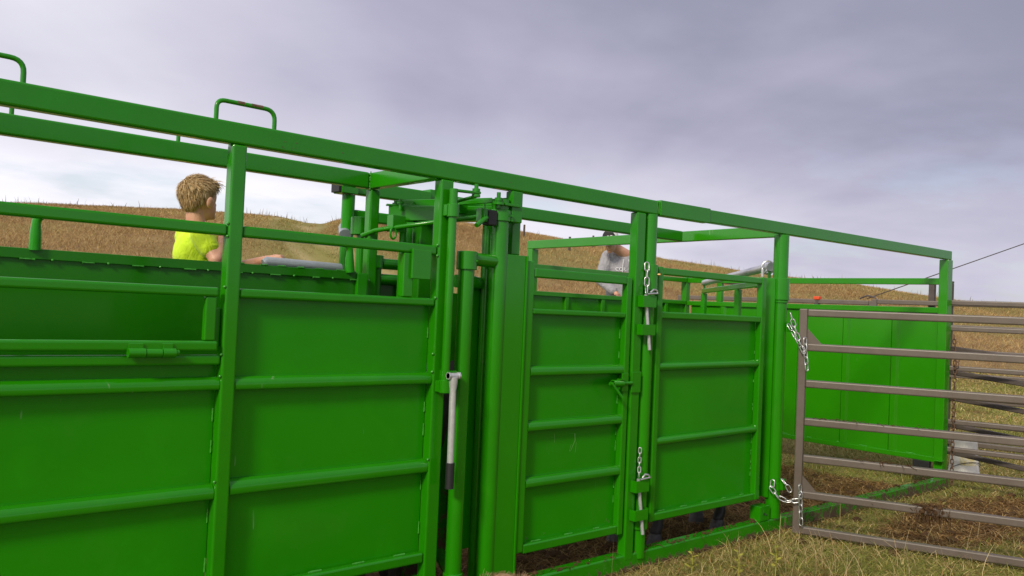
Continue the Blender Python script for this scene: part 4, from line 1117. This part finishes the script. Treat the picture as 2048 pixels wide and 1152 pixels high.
# ---- child in neon shirt: faces right and away, near hand up at the post, far hand on the lever
bx_, by_ = 1.615, 1.06
kid = thing('person', 'child with short blond hair in a neon yellow shirt, seen from behind at the chute', 'person', (bx_, by_, 0.86))
F_ = Vector((0.965, 0.262, 0)); Lf = Vector((-0.262, 0.965, 0))        # facing, and the child's left
hc = Vector((1.607, 1.06, 2.052))                                    # head centre
def rel(f, l, z): return Vector((bx_, by_, 0)) + F_ * f + Lf * l + Vector((0, 0, z))
def hr(f, l, z): return hc + F_ * f + Lf * l + Vector((0, 0, z))
ang = math.atan2(F_.y, F_.x)
sR, eR, wR = Vector((1.585, 0.945, 1.855)), Vector((1.628, 0.850, 1.732)), Vector((1.720, 0.955, 1.905))
sL, eL, wL = rel(0.03, 0.12, 1.85), Vector((1.80, 1.03, 1.70)), Vector((1.895, 0.83, 1.752))
items = [
    ('e', hr(0, 0, 0.018), (0.092, 0.074, 0.092), (0, 0, ang)), ('e', hr(0.032, 0, -0.045), (0.062, 0.056, 0.068), (0, 0, ang)),
    ('e', hr(0.090, 0, -0.022), (0.016, 0.012, 0.016), (0, 0.3, ang)), ('e', hr(0.078, 0, -0.085), (0.022, 0.024, 0.018), (0, 0, ang)),
    ('e', hr(0.082, 0, -0.058), (0.014, 0.022, 0.010), (0, 0, ang)),
    ('c', hr(-0.022, 0, -0.06), rel(-0.02, 0, 1.84), 0.045, 0.052),
    ('c', rel(-0.01, 0.085, 1.845), rel(-0.01, -0.085, 1.845), 0.045, 0.045), ('c', rel(0, 0, 1.74), rel(0.0, 0, 1.50), 0.11, 0.10),
    ('c', sR, eR, 0.042, 0.034), ('c', eR, wR, 0.036, 0.024), ('c', sL, eL, 0.042, 0.034), ('c', eL, wL, 0.034, 0.022),
    ('c', rel(0, 0.07, 1.46), rel(0.03, 0.08, 1.16), 0.075, 0.055), ('c', rel(0.03, 0.08, 1.16), rel(0.0, 0.08, 0.93), 0.05, 0.036),
    ('c', rel(0, -0.07, 1.46), rel(0.03, -0.08, 1.16), 0.075, 0.055), ('c', rel(0.03, -0.08, 1.16), rel(0.0, -0.08, 0.93), 0.05, 0.036)]
# ear, and two hands with fingers
items += [('e', hr(0.006, -0.084, -0.022), (0.023, 0.013, 0.033), (0.25, -0.2, ang)), ('e', hr(0.0, 0.076, -0.020), (0.020, 0.010, 0.030), (-0.15, -0.2, ang))]
hd = (Vector((1.965, 0.765, 1.772)) - wL).normalized(); hs = Vector((-hd.y, hd.x, 0))
palm = wL + hd * 0.035
items += [('c', wL, palm + hd * 0.012, 0.019, 0.021), ('c', palm + hs * 0.016, palm - hs * 0.016, 0.015, 0.015)]
for k, ln in ((-0.024, 0.034), (-0.008, 0.040), (0.009, 0.038), (0.024, 0.030)):
    b0 = palm + hs * k + hd * 0.018; b1 = b0 + hd * ln * 0.6 + Vector((0, 0, 0.006)); b2 = b1 + hd * ln * 0.35 + Vector((0, 0, -0.022))
    items += [('c', b0, b1, 0.0085, 0.008), ('c', b1, b2, 0.008, 0.0065)]
t0 = palm - hs * 0.024 + Vector((0, 0, -0.005)); items += [('c', t0 - hd * 0.012, t0 - hs * 0.014 + hd * 0.018, 0.009, 0.008), ('c', t0 - hs * 0.014 + hd * 0.018, t0 - hs * 0.010 + hd * 0.034 + Vector((0, 0, -0.012)), 0.008, 0.006)]
ud = (wR - eR).normalized(); us = ud.cross(Vector((0, 1, 0))).normalized()
pr = wR + ud * 0.03
items += [('c', wR, pr + ud * 0.012, 0.020, 0.023), ('c', pr + us * 0.016, pr - us * 0.016, 0.015, 0.015)]
for k, ln in ((-0.024, 0.034), (-0.008, 0.042), (0.009, 0.040), (0.024, 0.032)):
    b0 = pr + us * k + ud * 0.016; b1 = b0 + ud * ln * 0.6; b2 = b1 + F_ * 0.018 + ud * 0.004
    items += [('c', b0, b1, 0.0085, 0.008), ('c', b1, b2, 0.008, 0.0065)]
items += [('c', pr - us * 0.022, pr - us * 0.034 + ud * 0.028, 0.009, 0.008)]
body_obj('body', items, 0.0055, SKIN, kid, 5)
# shirt
sh_items = [('c', rel(-0.015, 0.085, 1.852), rel(-0.015, -0.085, 1.852), 0.060, 0.060), ('e', rel(0.0, 0, 1.76), (0.118, 0.14, 0.16), (0, 0, ang)), ('c', rel(0.005, 0.02, 1.80), rel(0.015, 0.02, 1.45), 0.112, 0.122), ('c', rel(0.005, -0.03, 1.80), rel(0.015, -0.03, 1.45), 0.112, 0.122),
            ('c', rel(-0.01, -0.06, 1.85), sR.lerp(eR, 0.30), 0.062, 0.056), ('c', sR, sR.lerp(eR, 0.52), 0.056, 0.054), ('c', sL + Vector((0, 0, 0.0)), sL.lerp(eL, 0.5), 0.056, 0.052), ('c', rel(-0.02, 0, 1.84), rel(-0.02, 0, 1.905), 0.072, 0.054)]
body_obj('shirt', sh_items, 0.007, NEON, kid, 4, cut=[(rel(0, 0, 1.915), Vector((0, 0, 1))), (rel(0, 0, 1.34), Vector((0, 0, -1)))])
body_obj('trousers', [('e', rel(0, 0, 1.42), (0.115, 0.145, 0.12), (0, 0, ang))] + [('c', rel(0, s * 0.07, 1.42), rel(0.03, s * 0.08, 1.16), 0.085, 0.065) for s in (1, -1)] + [('c', rel(0.03, s * 0.08, 1.16), rel(0.0, s * 0.08, 0.95), 0.062, 0.052) for s in (1, -1)], 0.009, JEAN, kid)
for s in (1, -1): body_obj('shoe', [('c', rel(-0.02, s * 0.08, 0.895), rel(0.10, s * 0.085, 0.89), 0.035, 0.03)], 0.006, SHOE, kid)
# printed mark on the shirt front, black
m = MB()
pm = Vector((1.745, 0.955, 1.735))
m.tube([pm + Vector((0.010 * math.cos(a), -0.02, 0.014 * math.sin(a))) for a in np.linspace(0.6, 5.2, 12)], 0.0035, 6)
m.tube([pm + Vector((-0.02, -0.015, -0.01)), pm + Vector((-0.008, -0.018, -0.035))], 0.004, 6)
m.build('shirt_print', BLACK, kid)
HAIRC = [(0.50, 0.35, 0.17), (0.42, 0.28, 0.13), (0.66, 0.50, 0.28), (0.34, 0.22, 0.10)]
HB = simple('hair_base', (0.36, 0.24, 0.11), 0.6, c2=(0.48, 0.33, 0.17), vs=60)
hm_ = [('e', hr(-0.010, 0, 0.034), (0.096, 0.080, 0.086), (0, 0.0, ang)), ('e', hr(-0.048, 0, -0.012), (0.050, 0.060, 0.055), (0, 0, ang)), ('e', hr(0.06, 0, 0.082), (0.045, 0.06, 0.03), (0, 0.4, ang))]
me_cut = [(hr(0.058, 0, 0.02), (F_ * 1.0 + Vector((0, 0, -0.75))).normalized()), (hr(0.0, 0, -0.075), Vector((0, 0, -1)))]
hairb = body_obj('hair', hm_, 0.006, HB, kid, 3, cut=me_cut)
fa = np.array(F_)
def hmask(u):
    f = u @ fa; return (u[:, 2] > -0.80 + 0.85 * np.clip(f + 0.42, 0, 1) * 1.45) 
def hflow(u):
    f = u @ fa
    g = np.zeros_like(u); g[:, 2] = -1.0
    g += fa[None, :] * np.where(u[:, 2] > 0.25, 0.9, 0.05)[:, None]
    g += np.array([0.25, -0.35, 0])[None, :] * (u[:, 2] > 0.5)[:, None]
    return g
hair_strands('hair_locks', hr(-0.010, 0, 0.032), (0.098, 0.081, 0.088), 5200, 0.042, HAIRC, hairb, hmask, hflow, 0.0034, thick=0.005, jit=0.07)
hair_strands('hair_locks', hr(-0.047, 0, -0.014), (0.052, 0.062, 0.057), 1600, 0.032, HAIRC[:2] + HAIRC[3:], hairb, lambda u: (u @ fa) < 0.1, hflow, 0.0034, thick=0.003, jit=0.07)
hair_strands('hair_locks', hr(0.055, -0.02, 0.075), (0.05, 0.06, 0.035), 60, 0.040, HAIRC, hairb, lambda u: u[:, 2] > -0.1, lambda u: np.tile(fa * 1.0 + np.array([0, 0, -0.25]), (len(u), 1)), 0.003, thick=0.006, jit=0.12)

# ---- older person in grey hoodie and cap, head bowed to the left
ox, oy = 7.76, 3.50
per = thing('person', 'person in grey hoodie and black and white cap looking down beyond the pen', 'person', (ox, oy, 0.90))
F_ = Vector((-0.62, -0.785, 0)); Lf = Vector((0.785, -0.62, 0))
ang = math.atan2(F_.y, F_.x)
def rel(f, l, z): return Vector((ox, oy, 0)) + F_ * f + Lf * l + Vector((0, 0, z + 0.11 * min(1.0, max(0.0, (z - 1.5) / 0.4))))
hc = Vector((7.45, 3.45, 2.415)); HF = Vector((-0.93, -0.37, 0)); HL = Vector((0.37, -0.93, 0)); hang = math.atan2(HF.y, HF.x); TI = 0.45
def hr(f, l, z):
    f2 = f * math.cos(TI) + z * math.sin(TI); z2 = -f * math.sin(TI) + z * math.cos(TI)
    return hc + HF * f2 + HL * l + Vector((0, 0, z2))
rh = (0, TI, hang)
sR, eR, wR = rel(0.0, -0.20, 2.13), rel(0.10, -0.30, 1.86), rel(0.30, -0.16, 1.74)
sL, eL, wL = rel(0.0, 0.20, 2.13), rel(0.05, 0.27, 1.86), rel(0.28, 0.14, 1.72)
items = [('e', hr(0, 0, 0.02), (0.098, 0.078, 0.10), rh), ('e', hr(0.035, 0, -0.055), (0.066, 0.060, 0.075), rh), ('e', hr(0.105, 0, -0.03), (0.020, 0.014, 0.018), rh),
         ('c', hr(0.098, 0, 0.0), hr(0.112, 0, -0.03), 0.010, 0.012), ('e', hr(0.088, 0, -0.066), (0.018, 0.026, 0.010), rh), ('e', hr(0.086, 0, -0.078), (0.016, 0.022, 0.010), rh), ('e', hr(0.075, 0, -0.105), (0.026, 0.028, 0.022), rh),
         ('e', hr(-0.005, -0.08, -0.02), (0.022, 0.010, 0.032), rh), ('e', hr(-0.005, 0.08, -0.02), (0.022, 0.010, 0.032), rh),
         ('c', hr(-0.03, 0, -0.07), rel(0.05, 0, 2.17), 0.056, 0.068), ('c', rel(0, 0, 2.05), rel(0, 0, 1.75), 0.12, 0.12), ('c', rel(0, 0.12, 2.12), rel(0, -0.12, 2.12), 0.07, 0.07),
         ('c', sR, eR, 0.05, 0.042), ('c', eR, wR, 0.042, 0.03), ('c', sL, eL, 0.05, 0.042), ('c', eL, wL, 0.042, 0.03)]
for s in (1, -1): items += [('c', rel(0, s * 0.09, 1.72), rel(0.02, s * 0.1, 1.30), 0.09, 0.065), ('c', rel(0.02, s * 0.1, 1.30), rel(0, s * 0.1, 0.97), 0.058, 0.042)]
for wv, ev in ((wR, eR), (wL, eL)):
    d_ = (wv - ev).normalized(); s_ = d_.cross(Vector((0, 0, 1))).normalized(); pl = wv + d_ * 0.045
    items += [('c', wv, pl + d_ * 0.02, 0.024, 0.028)]
    for k, ln in ((-0.03, 0.06), (-0.01, 0.072), (0.01, 0.068), (0.03, 0.052)):
        b0 = pl + s_ * k + d_ * 0.025; b1 = b0 + d_ * ln * .55; b2 = b1 + d_ * ln * .3 + Vector((0, 0, -0.02)); items += [('c', b0, b1, 0.010, 0.009), ('c', b1, b2, 0.009, 0.008)]
    items += [('c', pl + s_ * 0.02, pl + s_ * 0.055 + d_ * 0.03, 0.011, 0.009)]
body_obj('body', items, 0.007, SKIN, per, 4)
hit = [('c', rel(-0.01, 0.15, 2.11), rel(-0.01, -0.15, 2.11), 0.105, 0.105), ('e', rel(0, 0, 1.97), (0.155, 0.235, 0.24), (0, 0, ang)), ('e', rel(0.01, 0, 1.72), (0.16, 0.22, 0.24), (0, 0, ang)),
       ('c', sR, eR, 0.088, 0.074), ('c', eR, eR.lerp(wR, 0.92), 0.074, 0.055), ('c', sL, eL, 0.088, 0.074), ('c', eL, eL.lerp(wL, 0.92), 0.074, 0.055),
       ('c', rel(-0.13, 0.10, 2.17), rel(-0.13, -0.10, 2.17), 0.07, 0.07), ('c', rel(-0.09, 0.12, 2.21), rel(0.06, 0.10, 2.15), 0.04, 0.03), ('c', rel(-0.09, -0.12, 2.21), rel(0.06, -0.10, 2.15), 0.04, 0.03), ('c', rel(0.06, 0.10, 2.15), rel(0.12, 0.0, 2.08), 0.03, 0.022), ('c', rel(0.06, -0.10, 2.15), rel(0.12, 0.0, 2.08), 0.03, 0.022)]
hd_ = body_obj('hoodie', hit, 0.011, HOOD, per, 3, cut=[(rel(0, 0, 1.55), Vector((0, 0, -1)))])
STR = simple('dark_cord', (0.16, 0.16, 0.20), 0.8)
for s, l_ in ((0.03, 0.20), (-0.03, 0.17)): T('drawstring', [rel(0.125, s, 2.10), rel(0.168, s * 1.4, 2.04), rel(0.175, s * 1.6, 2.10 - l_)], 0.006, simple('pale_cord', (0.55, 0.55, 0.58), 0.8), hd_, 6)
body_obj('trousers', [('e', rel(0, 0, 1.62), (0.15, 0.19, 0.16), (0, 0, ang))] + [('c', rel(0, s * 0.09, 1.65), rel(0.02, s * 0.1, 1.30), 0.105, 0.08) for s in (1, -1)] + [('c', rel(0.02, s * 0.1, 1.30), rel(0, s * 0.1, 0.98), 0.075, 0.065) for s in (1, -1)], 0.011, JEAN, per)
for s in (1, -1): body_obj('boot', [('c', rel(-0.04, s * 0.1, 0.945), rel(0.15, s * 0.11, 0.935), 0.045, 0.038)], 0.009, SHOE, per)
# cap: white crown, black front panel and brim
CAPW = simple('white_cap_cloth', (0.72, 0.71, 0.70), 0.85); CAPB = simple('black_cap_cloth', (0.014, 0.013, 0.015), 0.8)
cap_ = body_obj('cap', [('e', hr(-0.004, 0, 0.045), (0.116, 0.094, 0.118), rh)], 0.006, CAPW, per, 2, cut=[(hr(0, 0, 0.035), hr(0, 0, -1) - hr(0, 0, 0))])
body_obj('front_panel', [('e', hr(0.002, 0, 0.046), (0.118, 0.096, 0.120), rh)], 0.006, CAPB, cap_, 2, cut=[(hr(0, 0, 0.037), hr(0, 0, -1) - hr(0, 0, 0)), (hr(0.045, 0, 0), hr(-1, 0, 0) - hr(0, 0, 0))])
m = MB(); vs = []; fs = []
for i in range(13):
    a = -1.15 + 2.3 * i / 12
    for rr, dz in ((0.100, 0.036), (0.168, 0.026)):
        k = 0.80 if rr < 0.12 else 0.62
        vs += [hr(rr * math.cos(a), rr * math.sin(a) * k * 1.0, dz - 0.012 * abs(math.sin(a))), hr(rr * math.cos(a), rr * math.sin(a) * k, dz - 0.018 - 0.012 * abs(math.sin(a)))]
    if i:
        b_ = 4 * (i - 1); fs += [(b_, b_ + 2, b_ + 6, b_ + 4), (b_ + 1, b_ + 5, b_ + 7, b_ + 3), (b_ + 2, b_ + 3, b_ + 7, b_ + 6)]
m.add(vs, fs, True).build('brim', CAPB, cap_)
def text_on(body, size, loc, face, mat, parent, name, upv=Vector((0, 0, 1))):
    cu = bpy.data.curves.new('t', 'FONT'); cu.body = body; cu.size = size; cu.extrude = 0.0015; cu.align_x = 'CENTER'; cu.align_y = 'CENTER'
    to = bpy.data.objects.new('t', cu); COL.objects.link(to)
    me = bpy.data.meshes.new_from_object(to.evaluated_get(bpy.context.evaluated_depsgraph_get()))
    bpy.data.objects.remove(to); bpy.data.curves.remove(cu)
    z_ = Vector(face).normalized(); x_ = Vector(upv).cross(z_).normalized(); y_ = z_.cross(x_)
    R_ = Matrix((x_, y_, z_)).transposed().to_4x4()
    me.transform(Matrix.Translation(Vector(loc) - parent_loc(parent)) @ R_)
    me.materials.clear(); me.materials.append(mat); me.name = name
    return link(name, me, parent)
REDP = simple('red_print', (0.62, 0.05, 0.04), 0.8); WHP = simple('white_print', (0.80, 0.79, 0.80), 0.8)
text_on('COR', 0.062, rel(0.166, -0.02, 1.975) - Lf * 0.05, F_ * 1.0 + Lf * 0.15 + Vector((0, 0, 0.1)), WHP, hd_, 'chest_print')
text_on('DOGS', 0.055, rel(0.170, -0.02, 1.925) - Lf * 0.05, F_ * 1.0 + Lf * 0.15 + Vector((0, 0, 0.02)), REDP, hd_, 'chest_print')
text_on('5F', 0.075, hr(0.106, 0.030, 0.082), (hr(1, 0.30, 0.28) - hr(0, 0, 0)), WHP, cap_, 'cap_mark', hr(0, 0, 1) - hr(0, 0, 0))

# ---- calves
HIDE = simple('black_hide', (0.012, 0.010, 0.010), 0.55, c2=(0.022, 0.017, 0.015), vs=30)
HOOF = simple('hoof', (0.05, 0.045, 0.045), 0.6, c2=(0.11, 0.10, 0.095), vs=40)
def calf(label, hind, dirx, y, dx_=0.74):
    """hind: x of the hind hooves; faces dirx along the alley"""
    s = dirx
    o = thing('calf', label, 'calf', (hind + s * 0.4, y, 0.0), 'black calves')
    def P(f, l, z): return Vector((hind + s * f, y + l, z))
    it = [('c', P(0.02, 0, 1.02), P(0.72, 0, 1.00), 0.24, 0.25), ('e', P(0.34, 0, 0.93), (0.42, 0.26, 0.28), (0, 0, 0)), ('e', P(-0.04, 0, 1.0), (0.20, 0.22, 0.25), (0, 0, 0)), ('e', P(0.76, 0, 0.93), (0.20, 0.20, 0.28), (0, 0, 0)),
          ('c', P(0.82, 0, 1.06), P(1.10, 0, 1.20), 0.16, 0.11), ('c', P(1.12, 0, 1.24), P(1.36, 0, 1.08), 0.10, 0.065), ('e', P(1.37, 0, 1.06), (0.07, 0.06, 0.055), (0, 0, 0)),
          ('c', P(1.08, 0.10, 1.27), P(1.05, 0.22, 1.25), 0.03, 0.02), ('c', P(1.08, -0.10, 1.27), P(1.05, -0.22, 1.25), 0.03, 0.02), ('c', P(-0.22, 0, 1.08), P(-0.27, 0, 0.55), 0.03, 0.02)]
    for l, k in ((-0.13, 0.0), (0.14, -0.12)):
        it += [('c', P(0.0 + k * .5, l, 0.92), P(0.10 + k, l, 0.66), 0.15, 0.085), ('c', P(0.10 + k, l, 0.66), P(-0.06 + k, l, 0.44), 0.075, 0.05), ('c', P(-0.06 + k, l, 0.44), P(0.0 + k, l, 0.16), 0.044, 0.034), ('c', P(0.0 + k, l, 0.15), P(0.035 + k, l, 0.09), 0.040, 0.043)]
    for l, k in ((-0.13, 0.0), (0.13, 0.10)):
        it += [('c', P(dx_ + k * .5, l, 0.85), P(dx_ - 0.04 + k, l, 0.60), 0.11, 0.07), ('c', P(dx_ - 0.04 + k, l, 0.60), P(dx_ + k, l, 0.40), 0.06, 0.05), ('c', P(dx_ + k, l, 0.40), P(dx_ + k, l, 0.16), 0.044, 0.035), ('c', P(dx_ + k, l, 0.15), P(dx_ + k + 0.03, l, 0.09), 0.040, 0.043)]
    body_obj('body', it, 0.018, HIDE, o, 4)
    for f, l in ((0.045, -0.13), (-0.075, 0.14), (dx_ + 0.04, -0.13), (dx_ + 0.14, 0.13)):
        m = MB(); c_ = P(f, l, 0)
        zz = float(ground_z(np.array(c_.x), np.array(c_.y)))
        m.tube([c_ + Vector((0, 0, zz)), c_ + Vector((-s * 0.008, 0, 0.04)), c_ + Vector((-s * 0.016, 0, 0.085))], [0.060, 0.052, 0.040], 14)
        m.build('hoof', HOOF, o)
    return o
calf('black calf in the alley, hooves showing below the swing gate', 5.22, -1, 0.38, 0.72)
calf('black calf inside the chute, hide showing through the gap by the hand lever', 1.76, 1, 0.36, 0.62)

# ---- dog at the bottom edge
FUR = simple('tan_fur', (0.46, 0.29, 0.17), 0.8, c2=(0.36, 0.22, 0.12), vs=30)
dgx, dgy = 2.42, -0.56
dog = thing('dog', 'tan shaggy dog, only its ears and crown showing at the bottom edge', 'dog', (dgx, dgy, 0))
DF = Vector((0.55, 0.835, 0)); DL = Vector((-0.835, 0.55, 0))
def P(f, l, z): return Vector((dgx, dgy, 0)) + DF * f + DL * l + Vector((0, 0, z))
it = [('e', P(0, 0, 0.315), (0.10, 0.085, 0.075), (0, 0, 0.98)), ('c', P(0.07, 0, 0.29), P(0.17, 0, 0.265), 0.05, 0.035), ('c', P(-0.05, 0, 0.28), P(-0.20, 0, 0.24), 0.075, 0.09),
      ('c', P(-0.22, 0, 0.24), P(-0.52, 0, 0.23), 0.115, 0.10), ('c', P(-0.56, 0, 0.25), P(-0.70, 0, 0.28), 0.04, 0.02),
      ('c', P(-0.02, 0.075, 0.355), P(0.0, 0.115, 0.32), 0.028, 0.020), ('c', P(-0.02, -0.075, 0.355), P(0.0, -0.115, 0.32), 0.028, 0.020)]
for l in (0.07, -0.07): it += [('c', P(-0.22, l, 0.2), P(-0.21, l, 0.03), 0.04, 0.026), ('c', P(-0.50, l, 0.2), P(-0.47, l, 0.12), 0.05, 0.032), ('c', P(-0.47, l, 0.12), P(-0.52, l, 0.075), 0.03, 0.024), ('c', P(-0.52, l, 0.075), P(-0.50, l, 0.025), 0.024, 0.026)]
db = body_obj('body', it, 0.008, FUR, dog, 3)
FURC = [(0.50, 0.33, 0.20), (0.42, 0.26, 0.15), (0.58, 0.42, 0.27)]
for c_, r_, nn in ((P(0, 0, 0.315), (0.088, 0.09, 0.078), 500), (P(-0.02, -0.08, 0.365), (0.035, 0.035, 0.03), 160), (P(-0.02, 0.08, 0.365), (0.035, 0.035, 0.03), 60), (P(-0.36, 0, 0.25), (0.15, 0.15, 0.11), 500)):
    hair_strands('fur', c_, r_, nn, 0.028, FURC, db, lambda u: u[:, 2] > -0.2, lambda u: np.tile(np.array(-DF) * 0.6 + np.array([0.2, 0, 0.2]), (len(u), 1)), 0.0022, thick=0.006)

# ---- young broad-leaved weeds in the foreground grass
LEAF = simple('weed_leaf', (0.26, 0.27, 0.03), 0.6, c2=(0.34, 0.30, 0.05), vs=30)
for k, (wx, wy, hh_) in enumerate(((4.28, -0.52, 0.20), (4.52, -0.62, 0.24), (4.16, -0.28, 0.16))):
    lab = ('small yellow-green broad-leaved weed nearest the bottom edge', 'tallest yellow-green broad-leaved weed in the foreground grass', 'small yellow-green weed close to the green base rail')[k]
    pl = thing('weed', lab, 'weed', (wx, wy, 0), 'broad-leaved weeds')
    T('stem', [(wx, wy, -0.01), (wx + 0.01, wy, hh_ * 0.6), (wx, wy + 0.01, hh_)], [0.004, 0.003, 0.002], LEAF, pl, 6)
    for j in range(7):
        a = j * 2.4 + k; z_ = hh_ * (0.3 + 0.1 * j); L = 0.055 - 0.003 * j
        d_ = Vector((math.cos(a), math.sin(a), 0.45)).normalized(); sd_ = Vector((-math.sin(a), math.cos(a), 0)); b0 = Vector((wx, wy, z_))
        pts = [b0, b0 + d_ * L * 0.4 + sd_ * L * 0.3, b0 + d_ * L * 0.8 + sd_ * L * 0.2, b0 + d_ * L + Vector((0, 0, -0.01)), b0 + d_ * L * 0.8 - sd_ * L * 0.2, b0 + d_ * L * 0.4 - sd_ * L * 0.3, b0 + d_ * L * 0.5 + Vector((0, 0, -0.006))]
        MB().add(pts, [(0, 1, 6), (1, 2, 6), (2, 3, 6), (3, 4, 6), (4, 5, 6), (5, 0, 6)]).build('leaf', LEAF, pl)
